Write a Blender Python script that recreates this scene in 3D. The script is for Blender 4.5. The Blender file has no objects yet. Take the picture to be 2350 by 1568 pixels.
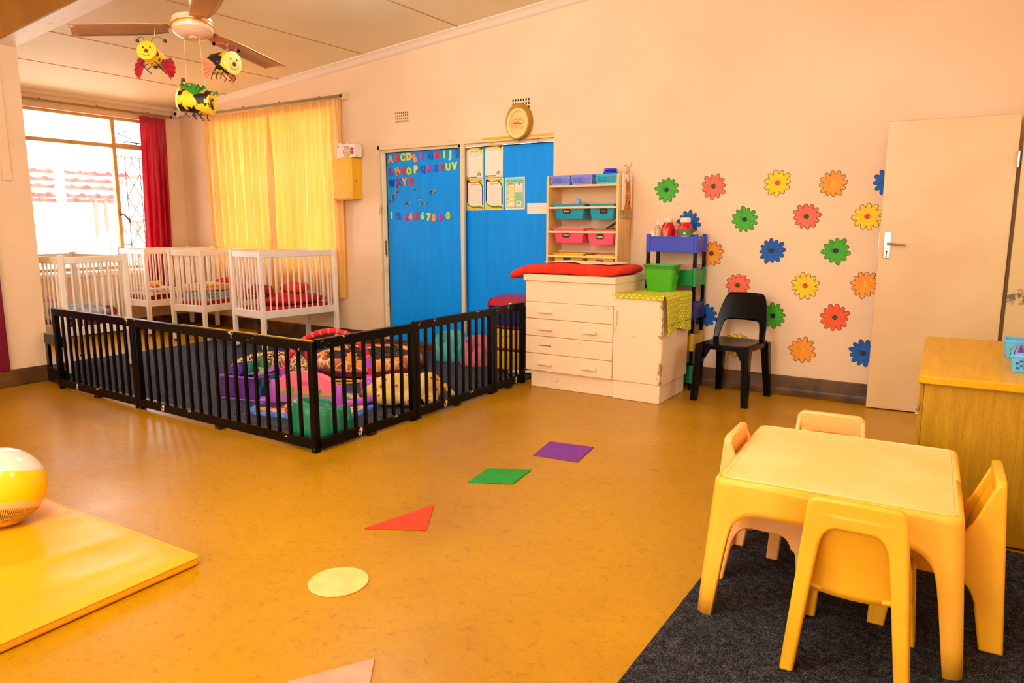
import bpy, bmesh, math, random
from mathutils import Vector, Matrix, Euler, noise
R = math.radians
random.seed(7)
SC = bpy.context.scene
COL = SC.collection

# ------------------------------------------------------------------ camera, sky, lights, exposure
cam_d = bpy.data.cameras.new('camera')
cam_d.sensor_width = 36.0
cam_d.lens = 1645.24 / 2350 * 36.0
cam_d.clip_start = 0.05
cam = bpy.data.objects.new('camera', cam_d)
COL.objects.link(cam)
cam.location = (0, 0, 1.33)
cam.rotation_euler = (R(90 - 9.234), 0, R(32.797))
SC.camera = cam

world = bpy.data.worlds.new('sky')
SC.world = world
world.use_nodes = True
bg = world.node_tree.nodes['Background']
bg.inputs['Color'].default_value = (1.0, 0.95, 0.97, 1)
bg.inputs['Strength'].default_value = 5.0

def area(name, loc, rot, sx, sy, power, col):
    d = bpy.data.lights.new(name, 'AREA')
    d.shape = 'RECTANGLE'; d.size = sx; d.size_y = sy
    d.energy = power; d.color = col
    o = bpy.data.objects.new(name, d); COL.objects.link(o)
    o.location = loc; o.rotation_euler = rot
    return o
# fill panels added at two unseen window openings behind the camera
area('window_daylight', (-1.35, -2.97, 1.75), (R(90), 0, R(180)), 2.3, 1.5, 150, (0.80, 0.95, 1.14))
area('window_daylight', (-4.75, -2.97, 1.75), (R(90), 0, R(180)), 2.3, 1.5, 42, (0.80, 0.95, 1.14))
# more fill lights added out of view to brighten the room
# added fill panel in the passage, lights the cabinet side through the doorway
area('passage_daylight', (1.30, 5.30, 1.5), (0, R(90), 0), 1.6, 0.8, 13, (0.88, 0.96, 1.08))
FILLS = [(-0.75, 2.2), (-1.9, 0.6), (-1.6, -1.4), (-3.9, 4.0)]  # fill points added below the ceiling, no lamp known there
for lx, ly in FILLS:
    pl = bpy.data.lights.new('ceiling_lamp_light', 'POINT'); pl.energy = 34 if 2 < ly < 3 else (30 if ly > 3 else 72); pl.color = (0.88, 0.95, 1.08); pl.shadow_soft_size = 0.2
    po = bpy.data.objects.new('ceiling_lamp_light', pl); COL.objects.link(po); po.location = (lx, ly, 2.82 + .0825*(lx+9.02) - (.14 if ly > 3 else .75))

SC.view_settings.view_transform = 'Standard'
SC.view_settings.look = 'None'
SC.view_settings.gamma = 1.0
SC.view_settings.exposure = 0.46
SC.view_settings.use_curve_mapping = False

# ------------------------------------------------------------------ materials
def lin(c):
    return tuple(((v/255)/12.92 if v/255 <= 0.04045 else ((v/255+0.055)/1.055)**2.4) for v in c[:3])
_M = {}
def mat(name, c, rough=0.5, metal=0.0, c2=None, scale=6.0, lo=0.4, hi=0.6, detail=4.0, bump=0.0, bscale=40.0, spec=0.5, coat=0.0, trans=0.0, emit=None, stretch=None):
    """procedural principled material; c2 mottles the colour with noise, bump adds fine relief"""
    if name in _M: return _M[name]
    m = bpy.data.materials.new(name); m.use_nodes = True
    nt = m.node_tree; b = nt.nodes['Principled BSDF']
    col = (*lin(c), 1)
    b.inputs['Base Color'].default_value = col
    b.inputs['Roughness'].default_value = rough
    b.inputs['Metallic'].default_value = metal
    b.inputs['Specular IOR Level'].default_value = spec
    b.inputs['Coat Weight'].default_value = coat
    b.inputs['Transmission Weight'].default_value = trans
    if c2 is not None or bump:
        tc = nt.nodes.new('ShaderNodeTexCoord')
        src = tc.outputs['Object']
        if stretch:
            mp = nt.nodes.new('ShaderNodeMapping'); mp.inputs['Scale'].default_value = stretch
            nt.links.new(src, mp.inputs['Vector']); src = mp.outputs['Vector']
    if c2 is not None:
        n = nt.nodes.new('ShaderNodeTexNoise'); n.inputs['Scale'].default_value = scale; n.inputs['Detail'].default_value = detail
        nt.links.new(src, n.inputs['Vector'])
        r = nt.nodes.new('ShaderNodeValToRGB')
        r.color_ramp.elements[0].position = lo; r.color_ramp.elements[0].color = (*lin(c2), 1)
        r.color_ramp.elements[1].position = hi; r.color_ramp.elements[1].color = col
        nt.links.new(n.outputs['Fac'], r.inputs['Fac']); nt.links.new(r.outputs['Color'], b.inputs['Base Color'])
    if bump:
        n2 = nt.nodes.new('ShaderNodeTexNoise'); n2.inputs['Scale'].default_value = bscale; n2.inputs['Detail'].default_value = 3
        nt.links.new(src, n2.inputs['Vector'])
        bp = nt.nodes.new('ShaderNodeBump'); bp.inputs['Strength'].default_value = bump; bp.inputs['Distance'].default_value = 0.01
        nt.links.new(n2.outputs['Fac'], bp.inputs['Height']); nt.links.new(bp.outputs['Normal'], b.inputs['Normal'])
    if emit:
        b.inputs['Emission Color'].default_value = col; b.inputs['Emission Strength'].default_value = emit
    _M[name] = m
    return m

class NG:
    """tiny node-graph helper"""
    def __init__(s, name, rough=0.5, spec=0.5):
        s.m = bpy.data.materials.new(name); s.m.use_nodes = True
        s.nt = s.m.node_tree; s.b = s.nt.nodes['Principled BSDF']
        s.b.inputs['Roughness'].default_value = rough; s.b.inputs['Specular IOR Level'].default_value = spec
        s.tc = s.nt.nodes.new('ShaderNodeTexCoord'); _M[name] = s.m
    def n(s, typ, **kw):
        nd = s.nt.nodes.new(typ)
        for k, v in kw.items():
            if k in nd.inputs: 
                if hasattr(v, 'node'): s.nt.links.new(v, nd.inputs[k])
                else: nd.inputs[k].default_value = v
            else: setattr(nd, k, v)
        return nd
    def l(s, a, b): s.nt.links.new(a, b)
    def math(s, op, a, b=None):
        nd = s.nt.nodes.new('ShaderNodeMath'); nd.operation = op
        for i, v in enumerate((a, b)):
            if v is None: continue
            if hasattr(v, 'node'): s.l(v, nd.inputs[i])
            else: nd.inputs[i].default_value = v
        return nd.outputs[0]
    def ramp(s, fac, stops, const=False):
        r = s.nt.nodes.new('ShaderNodeValToRGB')
        if const: r.color_ramp.interpolation = 'CONSTANT'
        e = r.color_ramp.elements
        while len(e) < len(stops): e.new(0.5)
        for k, (p, c) in enumerate(stops):
            e[k].position = p; e[k].color = (*lin(c), 1)
        s.l(fac, r.inputs['Fac']); return r.outputs['Color']
    def mix(s, fac, a, b, mode='MIX'):
        nd = s.nt.nodes.new('ShaderNodeMix'); nd.data_type = 'RGBA'; nd.blend_type = mode
        for sock, v in ((nd.inputs[0], fac), (nd.inputs[6], a), (nd.inputs[7], b)):
            if hasattr(v, 'node'): s.l(v, sock)
            elif isinstance(v, tuple): sock.default_value = (*lin(v), 1)
            else: sock.default_value = v
        return nd.outputs[2]
    def noise(s, scale, detail=4, vec=None, rough=0.5, dist=0.0):
        nd = s.n('ShaderNodeTexNoise', Scale=scale, Detail=detail, Roughness=rough, Distortion=dist)
        s.l(vec or s.tc.outputs['Object'], nd.inputs['Vector']); return nd.outputs['Fac']
    def base(s, c): s.l(c, s.b.inputs['Base Color'])
    def bump(s, h, strength=0.3, dist=0.01):
        bp = s.nt.nodes.new('ShaderNodeBump'); bp.inputs['Strength'].default_value = strength; bp.inputs['Distance'].default_value = dist
        s.l(h, bp.inputs['Height']); s.l(bp.outputs['Normal'], s.b.inputs['Normal'])
    def map(s, scale=(1, 1, 1), rot=(0, 0, 0), src='Object'):
        mp = s.nt.nodes.new('ShaderNodeMapping'); mp.inputs['Scale'].default_value = scale; mp.inputs['Rotation'].default_value = rot
        s.l(s.tc.outputs[src], mp.inputs['Vector']); return mp.outputs['Vector']

# ------------------------------------------------------------------ mesh builder
_TXT = {}
def text_mesh(body, size, extrude=0.0, offset=0.0, bevel=0.0):
    key = (body, size, extrude, offset, bevel)
    if key in _TXT: return _TXT[key]
    c = bpy.data.curves.new('lettering', 'FONT'); c.body = body; c.size = size; c.extrude = extrude; c.offset = offset
    c.bevel_depth = bevel; c.bevel_resolution = 1; c.resolution_u = 3; c.align_x = 'CENTER'; c.align_y = 'CENTER'
    o = bpy.data.objects.new('lettering', c); COL.objects.link(o)
    dg = bpy.context.evaluated_depsgraph_get(); me = o.evaluated_get(dg).to_mesh()
    vs = [tuple(v.co) for v in me.vertices]; fs = [tuple(p.vertices) for p in me.polygons]
    bpy.data.objects.remove(o); bpy.data.curves.remove(c)
    _TXT[key] = (vs, fs); return vs, fs

class MB:
    def __init__(s): s.bm = bmesh.new(); s.mi = 0; s.uvl = None
    def _faces(s, fs):
        for f in fs: f.material_index = s.mi
    def mesh(s, verts, faces, M=None):
        vs = [s.bm.verts.new(M @ Vector(v) if M else v) for v in verts]
        out = []
        for f in faces:
            try: out.append(s.bm.faces.new([vs[i] for i in f]))
            except ValueError: pass
        s._faces(out); return vs
    def box(s, c, d, rot=None, taper=None):
        x, y, z = d[0]/2, d[1]/2, d[2]/2
        t = taper or (1, 1)
        V = [(-x,-y,-z),(x,-y,-z),(x,y,-z),(-x,y,-z),(-x*t[0],-y*t[1],z),(x*t[0],-y*t[1],z),(x*t[0],y*t[1],z),(-x*t[0],y*t[1],z)]
        M = Matrix.Translation(c)
        if rot: M = M @ Euler(rot).to_matrix().to_4x4()
        s.mesh(V, [(0,3,2,1),(4,5,6,7),(0,1,5,4),(1,2,6,5),(2,3,7,6),(3,0,4,7)], M); return s
    def bb(s, a, b):
        return s.box([(a[i]+b[i])/2 for i in range(3)], [abs(b[i]-a[i]) for i in range(3)])
    def loft(s, rings, cap=True, close=True):
        n = len(rings[0]); vs = []
        for r in rings: vs.append([s.bm.verts.new(p) for p in r])
        out = []
        for a, b in zip(vs, vs[1:]):
            for i in range(n if close else n-1):
                j = (i+1) % n
                out.append(s.bm.faces.new((a[i], a[j], b[j], b[i])))
        if cap:
            out.append(s.bm.faces.new(vs[0][::-1])); out.append(s.bm.faces.new(vs[-1]))
        s._faces(out); return s
    def cyl(s, p0, p1, r0, r1=None, n=16):
        r1 = r0 if r1 is None else r1
        p0, p1 = Vector(p0), Vector(p1); q = (p1-p0).normalized().to_track_quat('Z', 'Y')
        ring = lambda p, r: [p + q @ Vector((r*math.cos(2*math.pi*k/n), r*math.sin(2*math.pi*k/n), 0)) for k in range(n)]
        return s.loft([ring(p0, r0), ring(p1, r1)])
    def tube(s, pts, r, n=8, closed=False):
        P = [Vector(p) for p in pts]; rings = []; q = None
        for i, p in enumerate(P):
            if closed: d = P[(i+1) % len(P)] - P[i-1]
            else: d = P[min(i+1, len(P)-1)] - P[max(i-1, 0)]
            qn = d.normalized().to_track_quat('Z', 'Y') if q is None else (q @ Vector((0,0,1))).rotation_difference(d.normalized()) @ q
            q = qn; rr = r(i/(len(P)-1)) if callable(r) else r
            rings.append([p + q @ Vector((rr*math.cos(2*math.pi*k/n), rr*math.sin(2*math.pi*k/n), 0)) for k in range(n)])
        if closed: rings.append(rings[0])
        return s.loft(rings, cap=not closed)
    def lathe(s, prof, c=(0, 0, 0), n=24, M=None):
        rings = []
        for r, z in prof:
            ring = [Vector((max(r, 1e-4)*math.cos(2*math.pi*k/n), max(r, 1e-4)*math.sin(2*math.pi*k/n), z)) for k in range(n)]
            if M: ring = [M @ v for v in ring]
            rings.append([v + Vector(c) for v in ring])
        return s.loft(rings)
    def prism(s, pts, plane, d0, d1):
        def P(u, v, d): return {'xz': (u, d, v), 'xy': (u, v, d), 'yz': (d, u, v)}[plane]
        a = [s.bm.verts.new(P(u, v, d0)) for u, v in pts]; b = [s.bm.verts.new(P(u, v, d1)) for u, v in pts]
        n = len(pts); out = [s.bm.faces.new(a[::-1]), s.bm.faces.new(b)]
        for i in range(n):
            j = (i+1) % n; out.append(s.bm.faces.new((a[i], a[j], b[j], b[i])))
        s._faces(out); return s
    def ball(s, c, r, nu=16, nv=10, rot=None):
        r = (r, r, r) if not hasattr(r, '__len__') else r
        rings = []
        E = Euler(rot).to_matrix() if rot else Matrix.Identity(3)
        for j in range(nv+1):
            t = math.pi*j/nv; sr = max(math.sin(t), 1e-3)
            rings.append([E @ Vector((r[0]*sr*math.cos(2*math.pi*k/nu), r[1]*sr*math.sin(2*math.pi*k/nu), -r[2]*math.cos(t))) + Vector(c) for k in range(nu)])
        return s.loft(rings)
    def grid(s, f, nu, nv, uv=None):
        vs = [[s.bm.verts.new(f(i/nu, j/nv)) for j in range(nv+1)] for i in range(nu+1)]; out = []
        if uv and s.uvl is None: s.uvl = s.bm.loops.layers.uv.new('UVMap')
        for i in range(nu):
            for j in range(nv):
                fc = s.bm.faces.new((vs[i][j], vs[i+1][j], vs[i+1][j+1], vs[i][j+1])); out.append(fc)
                if uv:
                    for lp, (a, b) in zip(fc.loops, ((i, j), (i+1, j), (i+1, j+1), (i, j+1))): lp[s.uvl].uv = uv(a/nu, b/nv)
        s._faces(out); return s
    def text(s, body, size, M, extrude=0.0, offset=0.0, bevel=0.0):
        v, f = text_mesh(body, size, extrude, offset, bevel); s.mesh(v, f, M); return s
    def build(s, name, m, parent=None, smooth=35, bevel=0.0, seg=2, sub=0, solid=0.0, solid_off=-1, remesh=0.0, loc=None, rot=None):
        bmesh.ops.recalc_face_normals(s.bm, faces=s.bm.faces) if not solid else None
        me = bpy.data.meshes.new(name); s.bm.to_mesh(me); s.bm.free()
        for mm in (m if isinstance(m, (list, tuple)) else [m]): me.materials.append(mm)
        o = bpy.data.objects.new(name, me); COL.objects.link(o)
        if parent: o.parent = parent
        if loc: o.location = loc
        if rot: o.rotation_euler = rot
        if remesh:
            md = o.modifiers.new('remesh', 'REMESH'); md.mode = 'VOXEL'; md.voxel_size = remesh; md.use_smooth_shade = True
            md = o.modifiers.new('smooth', 'SMOOTH'); md.iterations = 6
        if solid:
            md = o.modifiers.new('solid', 'SOLIDIFY'); md.thickness = solid; md.offset = solid_off
        if bevel:
            md = o.modifiers.new('bevel', 'BEVEL'); md.width = bevel; md.segments = seg; md.limit_method = 'ANGLE'; md.angle_limit = R(40)
        if sub:
            md = o.modifiers.new('sub', 'SUBSURF'); md.levels = sub; md.render_levels = sub
        if smooth:
            me.shade_smooth()
            if smooth < 180: me.set_sharp_from_angle(angle=R(smooth))
        return o

def T(x, y, z): return Matrix.Translation((x, y, z))
def RX(a): return Matrix.Rotation(R(a), 4, 'X')
def RY(a): return Matrix.Rotation(R(a), 4, 'Y')
def RZ(a): return Matrix.Rotation(R(a), 4, 'Z')
def tag(o, label, cat, group=None):
    o['label'] = label; o['category'] = cat
    if group: o['group'] = group
    return o
def thing(name, label, cat, loc=(0, 0, 0), rz=0.0, group=None, rot=None):
    o = bpy.data.objects.new(name, None); o.empty_display_size = 0.05; COL.objects.link(o)
    o.location = loc; o.rotation_euler = rot if rot else (0, 0, R(rz))
    return tag(o, label, cat, group)
def struct(o): o['kind'] = 'structure'; return o
def dup(root, loc, rz=None, label=None, group=None, rot=None):
    r = root.copy(); COL.objects.link(r); r.location = loc
    if rz is not None: r.rotation_euler = (0, 0, R(rz))
    if rot is not None: r.rotation_euler = rot
    if label: r['label'] = label
    if group: r['group'] = group
    for ch in list(root.children):
        c = ch.copy(); COL.objects.link(c); c.parent = r
        for g in list(ch.children):
            d = g.copy(); COL.objects.link(d); d.parent = c
    return r
def rrect(w, h, r, n=4, cx=0, cy=0):
    pts = []
    for sx, sy, a0 in ((1, 1, 0), (-1, 1, 90), (-1, -1, 180), (1, -1, 270)):
        for k in range(n+1):
            a = R(a0 + 90*k/n); pts.append((cx + sx*(w/2-r) + r*math.cos(a), cy + sy*(h/2-r) + r*math.sin(a)))
    return pts
def bez(p0, p1, p2, n=8):
    p0, p1, p2 = map(Vector, (p0, p1, p2))
    return [(1-t)**2*p0 + 2*t*(1-t)*p1 + t*t*p2 for t in [k/n for k in range(n+1)]]

# shared materials
def make_wall(name, c, stain=0.06):
    g = NG(name, 0.55, 0.35)
    f = g.noise(1.3, 5); c1 = g.ramp(f, [(0.3, tuple(int(v*(1-stain)) for v in c)), (0.7, c)])
    f2 = g.noise(9, 6, rough=0.7); g.base(g.mix(g.ramp(f2, [(0.68, (0, 0, 0)), (0.8, (60, 60, 60))]), c1, (int(c[0]*.8), int(c[1]*.68), int(c[2]*.5))))
    g.bump(g.noise(60, 3), 0.08); return g.m
WALL = make_wall('peach_wall_paint', (248, 213, 168))
CEIL = make_wall('ceiling_board_paint', (250, 232, 184), 0.04)
PLAIN = mat('cornice_paint', (246, 222, 188), .5)
BEAMP = mat('beam_paint', (254, 242, 226), 0.45, c2=(226, 200, 160), scale=14, lo=.25, hi=.36)
BEAMS = mat('beam_side_stain', (160, 108, 18), 0.5, c2=(146, 96, 14), scale=3)  # brown stands in for shade on the beam's near side
CREAM = mat('cream_enamel', (232, 206, 152), 0.4, c2=(200, 168, 106), scale=7, lo=.28, hi=.40)
DOORP = mat('door_enamel', (226, 190, 132), 0.32, c2=(220, 182, 124), scale=2.5, bump=.05, bscale=90)
g = NG('skirting_paint', 0.45)
g.base(g.ramp(g.noise(5, 6), [(0.3, (62, 38, 14)), (0.55, (104, 70, 28)), (0.75, (132, 92, 40))])); SKIRT = g.m
WHITE = mat('white_gloss_paint', (250, 234, 210), 0.35, c2=(240, 218, 184), scale=5, lo=.3, hi=.5)
BLACK = mat('black_plastic', (2, 2, 2), 0.22, spec=.16)
MAROON = mat('maroon_paint', (120, 10, 40), 0.4)
STEEL = mat('steel', (210, 200, 190), 0.25, metal=1.0)
CHROME = mat('chrome', (200, 190, 180), 0.18, metal=1.0)
ALU = mat('aluminium_rail', (150, 128, 84), 0.45, metal=.5)
PAPER = mat('paper', (250, 232, 208), 0.7)
INK = mat('dark_ink', (40, 30, 30), 0.6)
STRING = mat('string', (240, 200, 120), 0.7)

# floor linoleum
g = NG('marbled_linoleum', 0.34, 0.35)
big = g.noise(0.9, 5); fine = g.noise(24, 7, vec=g.map((1, 1.25, 1)), rough=.72, dist=1.2)
c = g.ramp(big, [(0.25, (162, 108, 1)), (0.5, (186, 132, 0)), (0.75, (196, 141, 1))])
c = g.mix(g.ramp(fine, [(0.30, (200, 200, 200)), (0.42, (90, 90, 90)), (0.53, (0, 0, 0))]), c, (100, 56, 8))
fl = g.noise(60, 3, vec=g.map((1, 1.5, 1), (0, 0, .7)), dist=3.0)
c = g.mix(g.ramp(fl, [(0.70, (0, 0, 0)), (0.75, (220, 220, 220))]), c, (96, 58, 14))
g.base(c)
g.l(g.math('ADD', g.math('MULTIPLY', g.noise(2.2, 6), 0.28), 0.2), g.b.inputs['Roughness'])
g.bump(g.noise(45, 3), 0.05); FLOOR = g.m

def carpet(name, a, b, c):
    g = NG(name, 0.95, 0.1); f = g.noise(330, 2); big = g.noise(40, 2)
    g.base(g.ramp(g.math('ADD', g.math('MULTIPLY', f, .8), g.math('MULTIPLY', big, .2)), [(0.36, a), (0.5, b), (0.64, c)])); g.bump(f, 0.6); return g.m
CARPET = carpet('slate_needle_carpet', (18, 20, 26), (54, 58, 72), (122, 126, 146))
CARPET2 = carpet('charcoal_needle_carpet', (8, 8, 8), (34, 34, 36), (96, 94, 96))

# ------------------------------------------------------------------ room shell
YB, XL, XR = 5.88, -9.02, 0.32
def zc(x): return 2.82 + 0.0825*(x - XL)
struct(MB().bb((-9.25, -3.2, -0.12), (1.5, 6.15, 0)).build('floor', FLOOR, smooth=0))
# sloping ceiling slab
mb = MB(); mb.prism([(-9.3, zc(-9.3)), (1.5, zc(1.5)), (1.5, zc(1.5)+.12), (-9.3, zc(-9.3)+.12)], 'xz', -3.2, 6.15)
struct(mb.build('ceiling', CEIL, smooth=0))
def slope_strip(name, x0, x1, y0, y1, dz, th, m):
    mb = MB(); mb.prism([(x0, zc(x0)+dz), (x1, zc(x1)+dz), (x1, zc(x1)+dz-th), (x0, zc(x0)+dz-th)], 'xz', y0, y1)
    return struct(mb.build(name, m, smooth=0))
JOINT = mat('joint_line', (190, 140, 82), 0.6)
for k, x in enumerate((-7.9, -6.94, -5.6, -4.36, -3.1, -1.85, -0.6)):
    slope_strip('trim_%d' % (k+1), x-.006, x+.006, -3, YB, 0.0, 0.003, JOINT)
# back wall with the sliding door opening and the curtained window opening
DX0, DX1, DZ = -5.505, -3.335, 2.165
WX0, WX1, WZ0, WZ1 = -8.30, -6.15, 0.80, 2.62
mb = MB()
for a, b in (((-9.25, 0), (WX0, 4)), ((WX1, 0), (DX0, 4)), ((DX1, 0), (1.5, 4)), ((WX0, 0), (WX1, WZ0)), ((WX0, WZ1), (WX1, 4)), ((DX0, DZ), (DX1, 4))):
    mb.bb((a[0], YB, a[1]), (b[0], YB+.22, b[1]))
struct(mb.build('wall_back', WALL, smooth=0))
# window wall
LY0, LY1, LZ0, LZ1 = 3.35, 5.46, 0.76, 2.64
mb = MB()
for a, b in (((2.2, 0), (LY0, 4)), ((LY1, 0), (YB, 4)), ((LY0, 0), (LY1, LZ0)), ((LY0, LZ1), (LY1, 4))):
    mb.bb((XL-.2, a[0], a[1]), (XL, b[0], b[1]))
struct(mb.build('wall_left', WALL, smooth=0))
# right wall with a doorway near the back corner
mb = MB().bb((XR, -3.2, 0), (XR+.14, 4.9, 4)).bb((XR, 4.9, 2.06), (XR+.14, 5.78, 4)).bb((XR, 5.78, 0), (XR+.14, YB, 4))
struct(mb.build('wall_right', WALL, smooth=0))
# passage beyond that doorway
struct(MB().bb((1.35, 4.2, 0), (1.45, 6.1, 4)).bb((XR+.14, 4.2, 0), (1.45, 4.3, 4)).build('wall_passage', WALL, smooth=0))
# partition on the left, the alcove's near wall and the wall behind the camera with two unseen window openings for the rear fill
struct(MB().bb((-6.9, -3.2, 0), (-6.68, 2.96, 3.4)).build('wall_partition', WALL, smooth=0))
struct(MB().bb((-9.25, 2.1, 0), (-6.9, 2.2, 3.4)).build('wall_alcove', WALL, smooth=0))
mb = MB()
for a, b in (((-6.9, 0), (-5.95, 4)), ((-3.55, 0), (-2.55, 4)), ((-.15, 0), (1.5, 4)), ((-5.95, 0), (-3.55, .95)), ((-2.55, 0), (-.15, .95)), ((-5.95, 2.55), (-3.55, 4)), ((-2.55, 2.55), (-.15, 4))):
    mb.bb((a[0], -3.2, a[1]), (b[0], -3.0, b[1]))
struct(mb.build('wall_front', WALL, smooth=0))
# cornices
def cove(n=5): return [(0, 0)] + [(.075*(1-math.cos(R(90*k/n))), -.075*math.sin(R(90*k/n)) ) for k in range(n+1)][::-1]
mb = MB(); rings = []
for x in (XL, 1.4):
    rings.append([(x, YB - u, zc(x) + v) for u, v in [(0, .005), (0, -.075), (.012, -.075), (.03, -.05), (.055, -.02), (.075, -.012), (.075, .005)]])
mb.loft(rings); struct(mb.build('trim_8', PLAIN, smooth=60))
mb = MB(); rings = []
for y in (2.2, YB):
    rings.append([(XL + u, y, zc(XL) + v) for u, v in [(0, .005), (0, -.04), (.01, -.04), (.03, -.02), (.045, .005)]])
mb.loft(rings); struct(mb.build('trim_9', PLAIN, smooth=60))
# beam on the partition's end: soffit paled for light, side browned for shade
def zb(x): return 2.75 + .0825*(x+6.68)
mb = MB(); mb.prism([(-6.9, zb(-6.9)), (XR, zb(XR)), (XR, zb(XR)+.4), (-6.9, zb(-6.9)+.4)], 'xz', 2.80, 2.955)
mb.mi = 1; mb.prism([(-6.68, zb(-6.68)+.002), (XR, zb(XR)+.002), (XR, zb(XR)+.4), (-6.68, zb(-6.68)+.4)], 'xz', 2.785, 2.80)
o = struct(mb.build('beam', [BEAMP, BEAMS], smooth=0))
# skirtings
for nm, a, b in (('baseboard_back', (XL, YB-.018, 0), (DX0, YB, .145)), ('baseboard_right', (DX1, YB-.018, 0), (XR, YB, .148)), ('baseboard_left', (XL, 2.2, 0), (XL+.018, YB-.02, .145)),
                 ('baseboard_partition', (-6.68, -3, 0), (-6.662, 2.96, .14)), ('baseboard_partition_end', (-6.9, 2.96, 0), (-6.662, 2.978, .14))):
    mb = MB(); mb.bb(a, b); struct(mb.build(nm, SKIRT, bevel=.006))
# coved foot of the skirting
mb = MB(); mb.loft([[(x, YB-.018, .05), (x, YB-.03, .02), (x, YB-.07, .001), (x, YB-.018, .001)] for x in (DX1, XR)]); struct(mb.build('baseboard_right_cove', SKIRT, smooth=60))
# maroon board edge on the partition and the painted conduit cover
MBX = MB(); MBX.bb((-6.678, 1.6, .142), (-6.64, 2.645, 2.05)); struct(MBX.build('door_4', MAROON, bevel=.004))
o = MB().bb((-6.679, 2.755, 1.686), (-6.672, 2.825, 3.2)).build('cable_cover', WALL, bevel=.002)
tag(o, 'flat peach painted cable cover high on the left partition', 'cable cover')

# ------------------------------------------------------------------ windows
def window_left():
    FR = mat('window_frame_enamel', (214, 176, 112), 0.4, c2=(190, 150, 90), scale=9, lo=.3, hi=.45)
    x0, x1 = -9.16, -9.10
    mb = MB()
    ym = 5.023
    mb.bb((x0, LY0, LZ1-.03), (x1, LY1, LZ1)); mb.bb((x0, LY0, LZ0+.02), (x1, LY1, LZ0+.06))
    mb.bb((x0, LY0, LZ0+.05), (x1, LY0+.04, LZ1)); mb.bb((x0, LY1-.04, LZ0+.05), (x1, LY1, LZ1))
    mb.bb((x0-.005, ym-.023, LZ0+.06), (x1+.005, ym+.023, LZ1-.03))
    mb.bb((x0, LY0+.04, 2.277), (x1, ym-.023, 2.322)); mb.bb((x0, ym+.023, 2.272), (x1, LY1-.04, 2.335))
    w = struct(mb.build('window_1', FR, bevel=.004))
    G = mat('window_glass', (255, 255, 255), 0.02, trans=1.0)
    gm = G.node_tree; gm.nodes['Principled BSDF'].inputs['IOR'].default_value = 1.02
    for a, b in (((LY0+.04, 2.322), (ym-.023, LZ1-.03)), ((ym+.023, 2.335), (LY1-.04, LZ1-.03)), ((LY0+.04, LZ0+.06), (ym-.023, 2.277)), ((ym+.023, LZ0+.06), (LY1-.04, 2.272))):
        MB().bb((x0+.026, a[0], a[1]), (x0+.030, b[0], b[1])).build('pane', G, w, smooth=0)
    IR = mat('grille_iron', (110, 76, 60), 0.5)
    mb = MB(); xg = -9.19
    def bar(*p): mb.tube([(xg, a, b) for a, b in p], .005, 6)
    bar((ym+.02, 2.185), (LY1, 2.178))
    for y in (5.192, 5.382): bar((y, 2.18), (y, LZ0+.06))
    zs = (1.987, 1.684, 1.38, 1.08)
    bar((5.287, 2.18), (5.287, 2.12), (5.192, 1.987), (5.382, 1.684), (5.192, 1.38), (5.382, 1.08), (5.23, .84))
    bar((5.287, 2.12), (5.382, 1.987), (5.192, 1.684), (5.382, 1.38), (5.192, 1.08), (5.34, .84))
    for z in (1.684, 1.38, 1.08): bar((ym+.02, z), (5.192, z)); bar((5.382, z), (LY1, z))
    bar((ym+.02, 2.466), (5.135, 2.464), (5.285, 2.514), (5.42, 2.462), (5.285, 2.413), (5.135, 2.464)); bar((5.42, 2.462), (LY1, 2.462))
    mb.build('burglar_grille', IR, w)
    BR = mat('window_fittings', (96, 62, 30), 0.4, metal=.6)
    MB().tube([(x1+.005, 5.03, 1.46), (x1+.05, 5.05, 1.46), (x1+.06, 5.09, 1.41), (x1+.05, 5.12, 1.36)], .009, 8).ball((x1+.012, 5.03, 1.46), .018).build('latch_handle', BR, w)
    MB().tube([(x1+.01, 5.14, 2.345), (x1+.03, 5.16, 2.36), (x1+.03, 5.34, 2.35)], .007, 6).ball((x1+.02, 5.30, 2.345), .012).build('window_stay', BR, w)
    MB().bb((XL-.1, LY0-.02, LZ0-.045), (XL+.035, LY1+.02, LZ0)).build('window_sill', WHITE, w, bevel=.006)
    return w
window_left()
def window_back():
    FR = _M['window_frame_enamel']; y0, y1 = YB+.10, YB+.15; mb = MB()
    mb.bb((WX0, y0, WZ1-.04), (WX1, y1, WZ1)); mb.bb((WX0, y0, WZ0), (WX1, y1, WZ0+.05))
    for x in (WX0+.02, -7.6, -6.85, WX1-.02): mb.bb((x-.025, y0, WZ0), (x+.025, y1, WZ1))
    mb.bb((WX0, y0, 2.24), (WX1, y1, 2.29)); mb.bb((WX0, y0, 1.58), (-7.6, y1, 1.62)); mb.bb((-6.85, y0, 1.58), (WX1, y1, 1.62))
    struct(mb.build('window_2', FR, bevel=.004))
window_back()
def added_frames_front():  # unseen frames added round the rear fill panels
    FR = _M['window_frame_enamel']
    for k, (a, b) in enumerate(((-5.95, -3.55), (-2.55, -.15))):
        mb = MB()
        for x in (a+.02, (a*2+b)/3, (a+2*b)/3, b-.02): mb.bb((x-.02, -3.12, .95), (x+.02, -3.08, 2.55))
        for z in (.97, 1.9, 2.53): mb.bb((a, -3.12, z-.02), (b, -3.08, z+.02))
        struct(mb.build('window_%d' % (k+3), FR, bevel=.003))
added_frames_front()

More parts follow.
